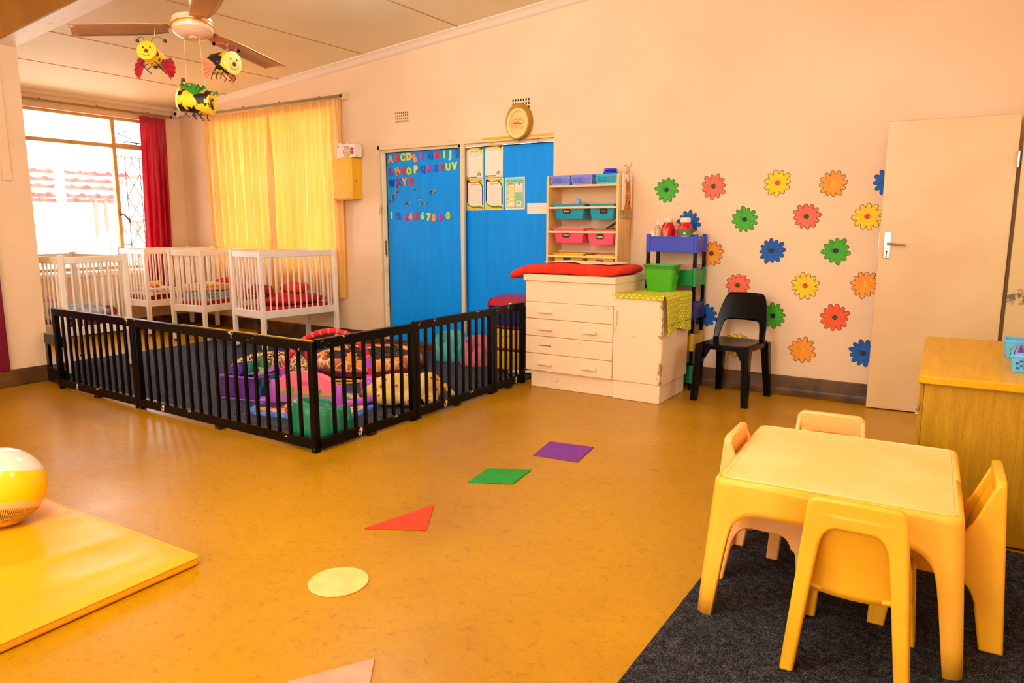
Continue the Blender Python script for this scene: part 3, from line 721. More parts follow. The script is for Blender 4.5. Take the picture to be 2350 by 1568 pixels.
def child_chair(label, m, loc, rz):
    """moulded one-piece chair, faces +Y, backrest at y=0"""
    t = thing('children_chair', label, 'chair', loc, rz, 'children chairs at the yellow table')
    H, wt, wb, D, S = .545, .255, .345, .335, .275
    def dy(z): return -.035*(1-z/H)
    half = [(wb/2-.038, 0), (wb/2, 0), (wt/2+.002, H-.03), (wt/2-.006, H-.008), (wt/2-.022, H)]
    inn = [(.0, H-.085)] + [(p.x, p.y) for p in bez((.045, H-.085, 0), (.083, H-.087, 0), (.092, H-.15, 0), 8)] + [(.100, .33)]
    out = [(-u, z) for u, z in half] + [(u, z) for u, z in reversed(half)] + [(u, z) for u, z in reversed(inn)] + [(-u, z) for u, z in inn[1:]]
    mb = MB(); a = [mb.bm.verts.new((u, dy(z), z)) for u, z in out]; b = [mb.bm.verts.new((u, dy(z)+.03, z)) for u, z in out]; n = len(out)
    mb.bm.faces.new(a); mb.bm.faces.new(b[::-1])
    for i in range(n): j = (i+1) % n; mb.bm.faces.new((a[i], b[i], b[j], a[j]))
    mb.build('back_frame', m, t, bevel=.008, seg=3)
    for sx in (-1, 1):
        mb = MB()
        # side plate: wide at the seat, narrow at the top and at the feet
        xs = lambda z: (wb/2 + (wt/2-wb/2)*z/H)*sx
        side = [(-.035, 0), (0.0, H-.03), (.012, H-.01), (.03, H-.03), (.075, .40), (.14, S+.03), (D, S+.005), (D+.012, 0), (D-.04, 0), (D-.06, .16)]
        side += [(p.x, p.y) for p in bez((D-.075, .17, 0), (D-.085, .21, 0), (D-.12, .215, 0), 5)] + [(p.x, p.y) for p in bez((.12, .215, 0), (.075, .215, 0), (.055, .15, 0), 5)] + [(.03, 0)]
        a = [mb.bm.verts.new((xs(z), y, z)) for y, z in side]; b = [mb.bm.verts.new((xs(z)-.018*sx, y, z)) for y, z in side]; n = len(side)
        mb.bm.faces.new(a if sx > 0 else a[::-1]); mb.bm.faces.new(b[::-1] if sx > 0 else b)
        for i in range(n):
            j = (i+1) % n; mb.bm.faces.new((a[i], a[j], b[j], b[i]))
        mb.build('side_frame', m, t, bevel=.006, seg=2)
        # front leg plate meeting the front apron
        A = [(u*-sx*1, z) for u, z in arch_half(.31, .345, S+.0, .045, .045, .20, .06)]
        mb = MB(); a = [mb.bm.verts.new((u, D+.012*(1-z/S), z)) for u, z in A]; b = [mb.bm.verts.new((u, D-.02+.012*(1-z/S), z)) for u, z in A]; n = len(A)
        mb.bm.faces.new(a); mb.bm.faces.new(b[::-1])
        for i in range(n): j = (i+1) % n; mb.bm.faces.new((a[i], a[j], b[j], b[i]))
        mb.build('front_leg', m, t, bevel=.006, seg=2)
    def back(u, v):          # scooped shell between the stiles: back runs into the seat
        z = H-.04 - v*(H-.04-.235); w = (.235+.03*v)
        y = .012 + .055*math.sin(math.pi*v*.55) + .028*(1-(2*u-1)**2)*-1*(.2+v*.8) + .02*v
        return ((u-.5)*w, y, z)
    MB().grid(back, 12, 14).build('backrest', m, t, smooth=180, solid=.014)
    def seat(u, v):
        z = S - .03*math.sin(math.pi*u)*math.sin(math.pi*(.15+.8*v))*1.0 - .02*(1-v)**2 + .004
        return ((u-.5)*(.292), .055 + v*(D-.05), z)
    MB().grid(seat, 12, 12).build('seat', m, t, smooth=180, solid=.016)
    MB().bb((-.15, D-.02, .20), (.15, D+.004, .21)).build('front_stretcher', m, t, bevel=.003)
    return t
ch = child_chair('yellow plastic child chair with its back to the camera, in front of the table', YC, (-.222, 2.13, .011), 1.5)
dup(ch, (.135, 2.70, .011), 92, 'yellow plastic child chair on the dresser side of the table')
ch2 = child_chair('peach plastic child chair on the open floor side of the table', OC, (-.735, 2.715, .011), -88)
dup(ch2, (-.452, 3.17, .011), 183, 'peach plastic child chair at the far side of the table, facing the camera')

# ------------------------------------------------------------------ dresser at the right
def wood(name, c1, c2, axis_scale, rough=.4):
    g = NG(name, rough, .4); g.b.inputs['Specular IOR Level'].default_value = .25; f = g.noise(5, 6, vec=g.map(axis_scale), dist=.8); f2 = g.noise(40, 4, vec=g.map(axis_scale))
    g.base(g.mix(.35, g.ramp(f, [(.3, c1), (.7, c2)]), g.ramp(f2, [(.35, c1), (.6, c2)]))); return g.m
WOODV = wood('oak_veneer_upright', (164, 116, 12), (200, 152, 26), (9, 9, .8))
WOODT = wood('oak_veneer_top', (206, 148, 6), (230, 176, 12), (7, .8, 7))
def dresser():
    t = thing('dresser', 'low oak veneer cupboard at the right edge, behind the yellow table', 'cupboard', (-.15, 3.455, 0), 1.8)
    MB().bb((0.012, 0, .012), (.455, .016, .667)).build('end_panel', WOODV, t, bevel=.002)
    MB().bb((0.012, .016, .012), (.455, 1.22, .667)).build('carcass', WOODV, t)
    mb = MB(); mb.prism(rrect(.475, 1.26, .03, 5, .222, .605), 'xy', .667, .703); mb.build('top', WOODT, t, bevel=.005, seg=2)
    for k in range(2):
        y0 = .03 + k*.6
        d = MB().bb((-.008, y0, .03), (.0115, y0+.575, .655)).build('door', WOODV, t, bevel=.003)
        MB().ball((-.016, y0 + (.53 if k == 0 else .05), .40), .011).build('knob', STEEL, d)
        for z in (.12, .56): MB().cyl((-.004, y0+.0, z-.02), (-.004, y0+.0, z+.02), .006).build('hinge', STEEL, d)
dresser()

def lattice_sheet(mb, P, nu, nv, hole, margin=1):
    """perforated plastic wall: a grid with every second cell left open between solid margins"""
    vs = [[mb.bm.verts.new(P(i/nu, j/nv)) for j in range(nv+1)] for i in range(nu+1)]
    for i in range(nu):
        for j in range(nv):
            if margin <= i < nu-margin and 1 <= j < nv-2 and (i+j) % 2 == 0: continue
            f = mb.bm.faces.new((vs[i][j], vs[i+1][j], vs[i+1][j+1], vs[i][j+1])); f.material_index = mb.mi
def basket(name, label, m, c, W, D, H, rz=0, rim=None, group=None, nu=20, nv=7, parent=None):
    t = thing(name, label, 'basket', c, rz, group); k = .9
    mb = MB()
    cs = [(-1, -1), (1, -1), (1, 1), (-1, 1)]
    for q in range(4):
        (ax, ay), (bx, by) = cs[q], cs[(q+1) % 4]
        n = nu if q % 2 == 0 else max(6, int(nu*D/W)//2*2)
        def P(u, v): 
            s = k + (1-k)*v; return ((ax+(bx-ax)*u)*W/2*s, (ay+(by-ay)*u)*D/2*s, .004 + v*(H-.004))
        lattice_sheet(mb, P, n, nv, .5)
    bmesh.ops.remove_doubles(mb.bm, verts=mb.bm.verts, dist=1e-5)
    mb.build('wall', m, t, smooth=0, solid=.004, solid_off=0)
    MB().bb((-W/2*k, -D/2*k, 0), (W/2*k, D/2*k, .005)).build('base', m, t, bevel=.001)
    mb = MB(); o = rrect(W+.008, D+.008, .012, 4); i_ = rrect(W-.008, D-.008, .008, 4)
    mb.loft([[(x, y, H-.008) for x, y in o], [(x, y, H+.003) for x, y in o], [(x, y, H+.003) for x, y in i_], [(x, y, H-.008) for x, y in i_]], cap=False)
    mb.build('rim', rim or m, t, bevel=.001)
    return t
LBLUE = mat('light_blue_plastic', (92, 196, 240), .35); LILAC = mat('lilac_plastic', (150, 150, 236), .35); TEAL = mat('turquoise_plastic', (40, 186, 214), .35)
basket('storage_basket', 'light blue basket on the dresser, the one behind the lilac rimmed basket', LBLUE, (.245, 4.16, .704), .19, .13, .085, 2, nu=14)
basket('storage_basket', 'light blue basket on the dresser, the front one holding a lilac basket', LBLUE, (.262, 3.86, .704), .17, .32, .075, -5, nu=12)
basket('storage_basket', 'lilac basket nested in the front light blue basket on the dresser', LILAC, (.262, 3.86, .716), .145, .295, .070, -5, nu=12)

# ------------------------------------------------------------------ foam shapes on the floor
def foam(label, pts, c, z=0.0, name='foam_shape'):
    m = mat('foam_%d_%d_%d' % c, c, .85, c2=tuple(int(v*.94) for v in c), scale=14, bump=.25, bscale=160)
    mb = MB(); mb.prism(pts, 'xy', z+.0008, z+.0065); o = mb.build(name, m, bevel=.0015); return tag(o, label, 'floor marker', 'foam floor shapes')
foam('purple square foam shape lying on the floor', [(-2.076, 3.451), (-1.802, 3.48), (-1.847, 3.776), (-2.126, 3.733)], (128, 48, 160))
foam('green square foam shape lying on the floor', [(-2.133, 2.886), (-1.921, 2.985), (-1.95, 3.22), (-2.165, 3.115)], (24, 150, 44))
foam('red triangle foam shape lying on the floor', [(-2.174, 2.167), (-1.932, 2.301), (-2.087, 2.55)], (244, 62, 20))
foam('pale cream round foam shape lying on the floor', [(-1.915 + .112*math.cos(2*math.pi*k/40), 1.765 + .112*math.sin(2*math.pi*k/40)) for k in range(40)], (250, 198, 112))
foam('pink foam shape at the bottom edge of the floor', [(-1.593, 1.258), (-1.70, 1.08), (-1.48, .99), (-1.348, 1.415), (-1.459, 1.479)][0:1] + [(-1.52, 1.06), (-1.27, 1.23), (-1.459, 1.479)], (252, 150, 120))
# yellow gym mat and beach ball
VINYL = mat('yellow_vinyl', (246, 174, 6), .36, c2=(240, 164, 4), scale=2, spec=.5)
t = thing('gym_mat', 'thick yellow vinyl gym mat at the left edge', 'mat', (-2.478, 1.565, 0), 1.5)
def mtop(u, v):
    x, y = -2.3*u, -1.35*v; e = min(u*2.3, v*1.35, .05)/.05
    z = .038 + .006*e + .010*noise.noise(Vector((x*2.2, y*2.2, 0)))*min(1, u*8, v*8) + .012*math.exp(-((u*2.3-.42-.25*v)/.05)**2)*(.2+.8*math.sin(math.pi*min(1, v*1.2))) + .008*math.exp(-((u*2.3-.8-.3*v)/.07)**2) + .006*math.exp(-((u*2.3-.18-.1*v)/.04)**2)*math.sin(math.pi*min(1, v*2))
    return (x-.004, y-.004, z)
mb = MB(); mb.grid(mtop, 70, 40); mb.build('cover', VINYL, t, smooth=180)
MB().bb((-2.3, -1.354, .003), (0, 0, .036)).build('foam_core', VINYL, t, bevel=.012, seg=3)
MB().tube([(-2.3, -.002, .036), (-.01, -.002, .037), (-.002, -.01, .037), (-.002, -1.35, .036)], .005, 6).build('piping', VINYL, t)
g = NG('beach_ball_vinyl', .14, .5); z = g.n('ShaderNodeSeparateXYZ'); g.l(g.map((1, 1, 1), (R(14), R(8), 0)), z.inputs[0])
zn = g.math('ADD', g.math('MULTIPLY', z.outputs[2], 1/.34), .5)
c = g.ramp(zn, [(0, (226, 170, 60)), (.27, (250, 190, 130)), (.34, (250, 198, 10)), (.72, (250, 214, 190)), (.96, (250, 240, 230))], True)
a = g.math('ARCTAN2', z.outputs[1], z.outputs[0]); st = g.math('SINE', g.math('MULTIPLY', a, 120.0))
tx = g.math('MULTIPLY', g.math('GREATER_THAN', g.math('ADD', st, g.math('MULTIPLY', g.noise(120, 2), 1.6)), 1.0), g.math('MULTIPLY', g.math('LESS_THAN', zn, .255), g.math('GREATER_THAN', zn, .08)))
g.base(g.mix(tx, c, (70, 50, 10)))
o = MB().ball((0, 0, 0), .17, 40, 26).build('beach_ball', g.m, smooth=180); o.location = (-3.445, 1.285, .215); tag(o, 'yellow and white beach ball lying on the yellow gym mat', 'ball')

# ------------------------------------------------------------------ changing cabinet
g = NG('chipped_cream_cabinet_paint', .38, .45)
f = g.noise(7, 6, rough=.6); f2 = g.noise(38, 5)
zz = g.n('ShaderNodeSeparateXYZ'); g.l(g.tc.outputs['Object'], zz.inputs[0])
ed = g.math('MULTIPLY', g.math('POWER', g.math('MAXIMUM', g.math('SUBTRACT', 1.0, g.math('MULTIPLY', g.math('ABSOLUTE', g.math('SUBTRACT', zz.outputs[0], 1.185)), 9.0)), 0.0), 3.0), g.math('MULTIPLY', g.math('MAXIMUM', g.math('SUBTRACT', 1.0, g.math('MULTIPLY', zz.outputs[1], 26.0)), 0.0), .12))
k = g.math('ADD', g.math('ADD', g.math('MULTIPLY', f, .6), g.math('MULTIPLY', f2, .4)), ed)
c = g.ramp(k, [(.61, (248, 216, 172)), (.64, (236, 196, 140)), (.665, (176, 130, 66))]); g.base(c); CAB = g.m
def handle(parent, x, z, vert=False):
    mb = MB(); d = (.13, .022, .026) if not vert else (.024, .022, .125)
    mb.box((x, -.016, z), d); mb.build('handle', CAB, parent, bevel=.006, seg=3)
def changing_cabinet():
    t = thing('changing_cabinet', 'cream painted changing cabinet with four drawers and a lower cupboard side', 'cabinet', (-3.08, 4.985, 0))
    MB().bb((.035, .035, .001), (.79, .56, .145)).bb((.79, .008, .001), (1.172, .54, .145)).build('plinth', CAB, t, bevel=.004)
    MB().bb((0, .012, .142), (.80, .58, .885)).bb((.80, .012, .142), (1.185, .56, .800)).build('carcass', CAB, t, bevel=.003)
    MB().bb((-.012, -.016, .885), (.805, .60, .936)).build('worktop', CAB, t, bevel=.004)
    MB().bb((.80, 0, .800), (1.188, .565, .812)).build('low_top', CAB, t, bevel=.003)
    MB().bb((.004, 0, .716), (.80, .012, .883)).build('fascia', CAB, t, bevel=.002)
    for (z0, z1, hs, scar) in ((.578, .712, (.195,), 0), (.436, .574, (.195, .59), 0), (.292, .432, (), 1), (.147, .288, (.195, .59), 0)):
        d = MB().bb((.004, -.004, z0), (.786, .012, z1)).build('drawer', CAB, t, bevel=.004)
        for x in hs: handle(d, x, (z0+z1)/2-.035+.03)
        if scar: MB().bb((.135, -.0046, (z0+z1)/2-.006), (.245, -.0038, (z0+z1)/2+.002)).build('handle_scar', mat('glue_scar', (150, 110, 50), .7, c2=(110, 78, 30), scale=60), d, smooth=0)
    d = MB().bb((.792, -.004, .147), (1.183, .012, .797)).build('door', CAB, t, bevel=.004); handle(d, .812, .63, True)
changing_cabinet()
TERRY = mat('orange_terry_towel', (240, 54, 6), .95, c2=(228, 42, 6), scale=12, bump=.8, bscale=90)
def pad():
    t = thing('changing_pad', 'red orange towelling changing pad overhanging the left end of the cream cabinet', 'changing pad', (-2.30, 5.0, .938))
    prof = rrect(.56, .074, .036, 6, .30, .038)
    rings = []
    for k in range(44):
        s = (1-math.cos(math.pi*k/43))/2; x = -1.0 + 1.012*s
        drop = -.070*max(0, (-.79-x)/.21)**1.2 if x < -.79 else 0
        e = max(0.02, 1-abs(2*s-1)**14)**.5
        rings.append([(x, .30 + (py-.30)*(.80+.20*e)*(1 - .10*max(0, (-.7-x)/.3)), .038 + (pz-.038)*e*(1+.22*noise.noise(Vector((x*6, py*5, 0)))) + drop + .005*math.sin(9*x)) for py, pz in prof])
    MB().loft(rings).build('cover', TERRY, t, smooth=180)
    return t
pad()
def cloth_sheet():
    def f(u, v):
        x = -3.05 + .60*u + .04*v; y = 5.24 + .30*v
        return (x, y, 1.022 + .008*math.sin(6*u)*math.sin(2*v+1) + .004*math.sin(17*u))
    o = MB().grid(f, 30, 8).build('changing_sheet', PAPER, smooth=180, solid=.004, solid_off=1); tag(o, 'cream flat sheet lying on the red orange changing pad', 'sheet')
cloth_sheet()
g = NG('lime_polka_cloth', .8, .2); mp = g.n('ShaderNodeMapping'); g.l(g.tc.outputs['UV'], mp.inputs[0]); mp.inputs['Rotation'].default_value = (0, 0, R(45)); mp.inputs['Scale'].default_value = (32, 32, 32)
fr = g.n('ShaderNodeVectorMath', operation='FRACTION'); g.l(mp.outputs[0], fr.inputs[0]); su = g.n('ShaderNodeVectorMath', operation='DISTANCE'); g.l(fr.outputs[0], su.inputs[0]); su.inputs[1].default_value = (.5, .5, 0)
sz = g.n('ShaderNodeSeparateXYZ'); g.l(fr.outputs[0], sz.inputs[0]); cb = g.n('ShaderNodeCombineXYZ'); g.l(sz.outputs[0], cb.inputs[0]); g.l(sz.outputs[1], cb.inputs[1]); g.l(cb.outputs[0], su.inputs[0])
g.base(g.mix(g.math('LESS_THAN', su.outputs['Value'], .22), (196, 190, 8), (250, 246, 170))); POLKA = g.m
def polka():
    x0, x1, y0, y1, zt = -2.272, -1.888, 4.972, 5.545, .8165
    L1, L2 = x1-x0, .27
    def f(u, v):
        s = u*(L1+L2)-.0; y = y0 + (y1-y0)*v
        if s < L1-.01: return (x0+s, y, zt + .0015*math.sin(30*s+8*v))
        a = min(1, (s-L1+.01)/.03); d = s-L1
        wob = .012*math.sin(v*9+1)*max(0, d)/L2 + .006*math.sin(23*v)*max(0, d)/L2
        return (x1+.004+.014*math.sin(a*math.pi/2)+wob+.012*max(0, d)/L2, y + .02*max(0, d)/L2*(.5-v), zt - (max(0, d))*(1+.07*math.sin(v*7+2)) - .012*a*(1-math.cos(a*1.5)))
    t = thing('polka_dot_cloth', 'lime green cloth with white polka dots draped over the low side of the cream cabinet', 'cloth', (0, 0, 0))
    MB().grid(f, 44, 34, uv=lambda u, v: (u*(L1+L2), v*(y1-y0))).build('drape', POLKA, t, smooth=180)
    def h(u, v): return (x0 + L1*u, y0 - .004 - .004*math.sin(20*u)*v, zt + .001 - .034*v)
    MB().grid(h, 24, 4, uv=lambda u, v: (u*L1, v*.034)).build('front_hem', POLKA, t, smooth=180)
    def st(u, v): return (x1+.030+.012*math.sin(u*9+1), y0+.02+(y1-y0-.03)*u, zt-.215-.004*math.sin(5*u)-.006*v)
    MB().grid(st, 20, 1).build('stitched_seam', mat('seam_thread', (120, 116, 10), .8), t, smooth=0)
polka()
# green tub on the cloth
GREEN = mat('green_tub_plastic', (70, 172, 6), .32)
def tapered_tub(name, label, cat, m, c, W, D, H, k, rz=0, rimw=.01, wall=.004, group=None):
    t = thing(name, label, cat, c, rz, group)
    def ring(s, z, g=0): return [(x, y, z) for x, y in rrect(W*s+g, D*s+g, .02, 4)]
    s0 = k
    mb = MB(); mb.loft([ring(s0, 0), ring(1, H), ring(1, H, rimw*2), ring(1, H+.006, rimw*2), ring(1, H+.006, -wall*2), ring(s0, .006, -wall*2)], cap=True)
    mb.build('body', m, t, bevel=.0015, smooth=50)
    return t
tb = tapered_tub('green_tub', 'bright green plastic tub standing on the polka dot cloth', 'tub', GREEN, (-2.075, 5.405, .8185), .255, .155, .200, .80)
MB().loft([[(x, y, z) for x, y in rrect(.255*s+.004, .155*s+.004, .02, 4)] for s, z in ((.972, .172), (.995, .200))], cap=False).build('rim_band', mat('green_tub_band', (52, 136, 4), .35), tb, smooth=50)
MB().tube([(.128, -.02, .18), (.142, 0, .10), (.13, .04, .05)], .004, 6).build('bail_handle', mat('dark_green_wire', (20, 70, 20), .4), tb)

# ------------------------------------------------------------------ trolley with trays
def trolley():
    t = thing('tray_trolley', 'tall trolley of coloured plastic trays on black posts between cabinet and wall', 'trolley', (-2.285, 5.585, 0))
    W, D = .42, .245
    cols = [((40, 60, 190), 'blue'), ((12, 140, 50), 'green'), ((24, 30, 120), 'navy'), ((200, 160, 30), 'mustard'), ((10, 110, 60), 'green')]
    zs = [1.115, .85, .585, .325, .06]
    for (c, nm), z in zip(cols, zs):
        m = mat('tray_%d_%d_%d' % c, c, .38, bump=.05, bscale=90)
        mb = MB(); mb.bb((.012, .012, z), (W-.012, D-.012, z+.006))
        mb.bb((.02, .004, z), (W-.02, .010, z+.12)); mb.bb((.02, D-.010, z), (W-.02, D-.004, z+.12)); mb.bb((.004, .02, z), (.010, D-.02, z+.12)); mb.bb((W-.010, .02, z), (W-.004, D-.02, z+.12))
        mb.bb((.02, .000, z+.112), (W-.02, .012, z+.124)); mb.bb((W-.012, .02, z+.112), (W, D-.02, z+.124)); mb.bb((.02, 0, z), (W-.02, .008, z+.012)); mb.bb((W-.008, .02, z), (W, D-.02, z+.012))
        tr = mb.build('tray', m, t, bevel=.002)
        for x in (.012, W-.012):
            for y in (.012, D-.012): 
                mb = MB(); mb.prism(rrect(.034, .034, .010, 3, x, y), 'xy', z-.004, z+.142); mb.build('corner_socket', m, tr)
    for za, zb_ in zip(zs, zs[1:] + [0.0]):
        lo = zb_+.142 if zb_ > 0 else 0
        for x in (.012, W-.012):
            for y in (.012, D-.012):
                mb = MB(); mb.prism(rrect(.028, .028, .007, 3, x, y), 'xy', max(lo, .001), za-.004); mb.build('post', BLACK, t)
    return t
trolley()
def jar(label, x, y, s=1.0):
    t = thing('red_jar', label, 'jar', (x, y, 1.1215), 0, 'red jars on the trolley')
    RJ = NG('red_jar_plastic_%d' % int(x*1000+5000), .25); 
    z = RJ.n('ShaderNodeSeparateXYZ'); RJ.l(RJ.tc.outputs['Object'], z.inputs[0])
    gx = RJ.math('LESS_THAN', RJ.math('ABSOLUTE', RJ.math('SUBTRACT', RJ.math('FRACT', RJ.math('MULTIPLY', z.outputs[0], 70.0)), .5)), .12)
    gz = RJ.math('LESS_THAN', RJ.math('ABSOLUTE', RJ.math('SUBTRACT', RJ.math('FRACT', RJ.math('MULTIPLY', z.outputs[2], 55.0)), .5)), .12)
    box = RJ.math('MULTIPLY', RJ.math('LESS_THAN', RJ.math('ABSOLUTE', RJ.math('ADD', z.outputs[0], .02)), .024), RJ.math('LESS_THAN', RJ.math('ABSOLUTE', RJ.math('SUBTRACT', z.outputs[2], .13)), .06))
    RJ.base(RJ.mix(RJ.math('MULTIPLY', box, RJ.math('MAXIMUM', gx, gz)), (206, 10, 22), (236, 190, 60)))
    MB().lathe([(.0, 0), (.052*s, .002), (.056*s, .02), (.056*s, .17), (.050*s, .20), (.036*s, .222), (.034*s, .232)]).build('body', RJ.m, t, smooth=50)
    MB().lathe([(.0, .230), (.038*s, .230), (.040*s, .236), (.039*s, .262), (.03*s, .268), (0, .268)]).build('lid', mat('cream_lid', (250, 222, 190), .4), t, smooth=50)
    MB().tube([(.054*s, 0, .17), (.075*s, -.005, .16), (.075*s, -.005, .08), (.054*s, 0, .06)], .009, 8).build('grip', RJ.m, t)
jar('red plastic jar with cream lid on the trolley, the left one beside the clear bottle', -2.155, 5.715)
jar('red plastic jar with cream lid on the trolley, the right one beside the blue daisy', -2.005, 5.70, 1.08)
t = thing('clear_bottle', 'clear slender bottle on the top trolley tray beside the red jars', 'bottle', (-2.222, 5.66, 1.1215))
MB().lathe([(0, 0), (.03, 0), (.032, .01), (.032, .15), (.022, .19), (.011, .205), (.011, .215)]).build('body', mat('clear_bottle_plastic', (250, 210, 160), .15, trans=.5), t, smooth=50)
MB().lathe([(0, .212), (.012, .212), (.010, .255), (0, .256)]).build('cap', mat('cap_white', (250, 226, 200), .4), t)
t = thing('white_jar', 'small white jar at the left corner of the top trolley tray', 'jar', (-2.256, 5.635, 1.1215))
MB().lathe([(0, 0), (.026, 0), (.027, .004), (.027, .125), (.022, .138)]).build('body', _M['cap_white'], t, smooth=50)
MB().lathe([(0, .136), (.022, .136), (.022, .158), (0, .159)]).build('lid', _M['cap_white'], t, smooth=50)
t = thing('marker_box', 'white narrow box with red edge and black tip on the top trolley tray', 'box', (-2.232, 5.685, 1.1215), 10)
MB().bb((-.012, -.01, 0), (.012, .01, .17)).build('body', _M['cap_white'], t, bevel=.002); MB().bb((.012, -.01, 0), (.0135, .01, .16)).build('red_edge', mat('red_print', (220, 40, 30), .5), t, smooth=0); MB().bb((-.008, -.008, .17), (.008, .008, .205)).build('tip', INK, t, bevel=.002)
t = thing('tea_box', 'dark green box with white emblem on the top trolley tray', 'box', (-1.975, 5.622, 1.158), 4)
MB().bb((-.055, -.025, 0), (.055, .025, .142)).build('carton', mat('dark_green_card', (16, 74, 20), .5, c2=(80, 120, 10), scale=5), t, bevel=.002)
MB().cyl((0, -.0255, .105), (0, -.0262, .105), .009).bb((-.026, -.0262, .078), (.026, -.0255, .086)).build('emblem', _M['cap_white'], t, smooth=0)
mb = MB(); mb.lathe([(.022, -.02), (.038, -.02), (.038, .02), (.022, .02), (.022, -.02)], M=RX(90)); o = mb.build('tape_roll', mat('lime_tape', (200, 200, 20), .4), smooth=40); o.location = (-1.905, 5.655, 1.232); tag(o, 'lime yellow roll of tape on the top trolley tray', 'tape')
o = MB().bb((-.04, -.02, 0), (.04, .02, .08)).build('lime_carton', mat('lime_card', (190, 196, 40), .5), bevel=.002); o.location = (-1.925, 5.72, 1.17); tag(o, 'lime coloured carton at the right corner of the top trolley tray', 'box')
o = MB().bb((-.05, -.03, 0), (.05, .03, .098)).build('supply_carton', mat('carton_grey', (190, 150, 110), .6), bevel=.002); o.location = (-1.925, 5.72, 1.1215); tag(o, 'plain carton under the lime carton on the trolley', 'box')
t = thing('syringe', 'thin white syringe standing in the top trolley tray', 'syringe', (-2.135, 5.62, 1.1215)); MB().cyl((0, 0, 0), (0, 0, .125), .005).build('barrel', _M['cap_white'], t); MB().cyl((0, 0, .125), (0, 0, .15), .0022).build('needle_cap', STEEL, t)
# pegs in the second tray
t = tapered_tub('peg_tub', 'clear tub of pink clothes pegs on the green trolley tray', 'tub', mat('clear_tub', (250, 200, 180), .2, trans=.6), (-1.975, 5.70, .8565), .17, .15, .15, .92)
PEG = mat('pink_peg', (250, 160, 160), .5)
rnd = random.Random(4)
for k in range(12):
    p = MB().box((0, -.004, 0), (.011, .006, .075)).box((0, .004, 0), (.011, .006, .075)).build('clothes_peg', PEG, bevel=.001)
    p.location = (-2.035 + .024*(k % 6), 5.66 + .075*(k//6), .965 + .012*rnd.random()); p.rotation_euler = (rnd.uniform(-.3, .3), rnd.uniform(-.6, .6), rnd.uniform(-.5, .5))
    tag(p, 'pink plastic clothes peg in the clear tub on the green tray', 'peg', 'clothes pegs in the tub')

# ------------------------------------------------------------------ black plastic chair
def black_chair():
    t = thing('plastic_chair', 'black moulded plastic armless chair in front of the flower wall', 'chair', (-1.515, 5.495, 0), -6)
    W, D, S = .39, .43, .445
    def seat(u, v):
        x = (u-.5)*W*(1-.06*v); y = -D/2 + D*v
        y -= .02*(1-(2*u-1)**2)*(1-v)
        return (x, y, S - .012*math.sin(math.pi*u)*math.sin(math.pi*v) - .012*(1-v)**6)
    MB().grid(seat, 16, 14).build('seat', BLACK, t, smooth=180, solid=.012)
    mb = MB(); 
    o = [(x, y, z) for z in (S-.002, S-.045) for x, y in ()]
    ring = []
    for z, g_ in ((S-.004, 0), (S-.04, .004)): ring.append([(x, y-.005, z) for x, y in rrect(W+g_, D+g_, .05, 6)])
    ring.append([(x, y-.005, S-.04) for x, y in rrect(W-.02, D-.02, .045, 6)]); ring.append([(x, y-.005, S-.004) for x, y in rrect(W-.02, D-.02, .045, 6)])
    mb.loft(ring, cap=False).build('apron', BLACK, t, smooth=50)
    for sx, sy in ((-1, -1), (1, -1), (1, 1), (-1, 1)):
        x0, y0 = sx*(W/2-.02), sy*(D/2-.02); x1, y1 = sx*(W/2+.005), sy*(D/2+.025)
        rings = []
        for z, w in ((S-.01, .066), (S-.10, .058), (.02, .046), (.001, .046)):
            s = 1-z/S; cx, cy = x0+(x1-x0)*s, y0+(y1-y0)*s
            rings.append([(cx+px, cy+py, z) for px, py in ((-w/2, -w/2), (-w/6, -w/2), (-w/6, -w/2+.006), (w/6, -w/2+.006), (w/6, -w/2), (w/2, -w/2), (w/2, w/2), (-w/2, w/2))])
        MB().loft(rings).build('leg', BLACK, t, bevel=.004)
        if sy < 0: MB().prism([(x0-sx*.02, S-.04), (x0-sx*.075, S-.04), (x0-sx*.03, S-.12)], 'xz', y0-.012, y0+.012).build('bracket', BLACK, t, bevel=.003)
    # backrest: curved panel carried by two side stiles
    def ctr(u):    # horizontal arc of the back seen from above
        a = (u-.5)*2; return (a*W/2*(1.0), D/2 - .015 - .055*a*a)
    def panel(u, v):
        a = (u-.5)*2; x, y = ctr(u); A = abs(a)
        k = min(1, max(0, (A-.70)/.12)); k = k*k*(3-2*k)
        zb_ = (.585 + .014*(1-a*a) - .02*max(0, (A-.55)/.2)**2*(A < .75))*(1-k) + (S-.006)*k
        zt = .806 - .012*A**2 - .20*max(0, (A-.62)/.38)**2.6
        z = zb_ + (zt-zb_)*v; q = (z-S)/(.80-S)
        return (x*(1.04-.05*q), (y - .085 + .030*A**2) + .115*q, z)
    MB().grid(panel, 72, 12).build('backrest', BLACK, t, smooth=180, solid=.014, solid_off=0)
    return t
black_chair()

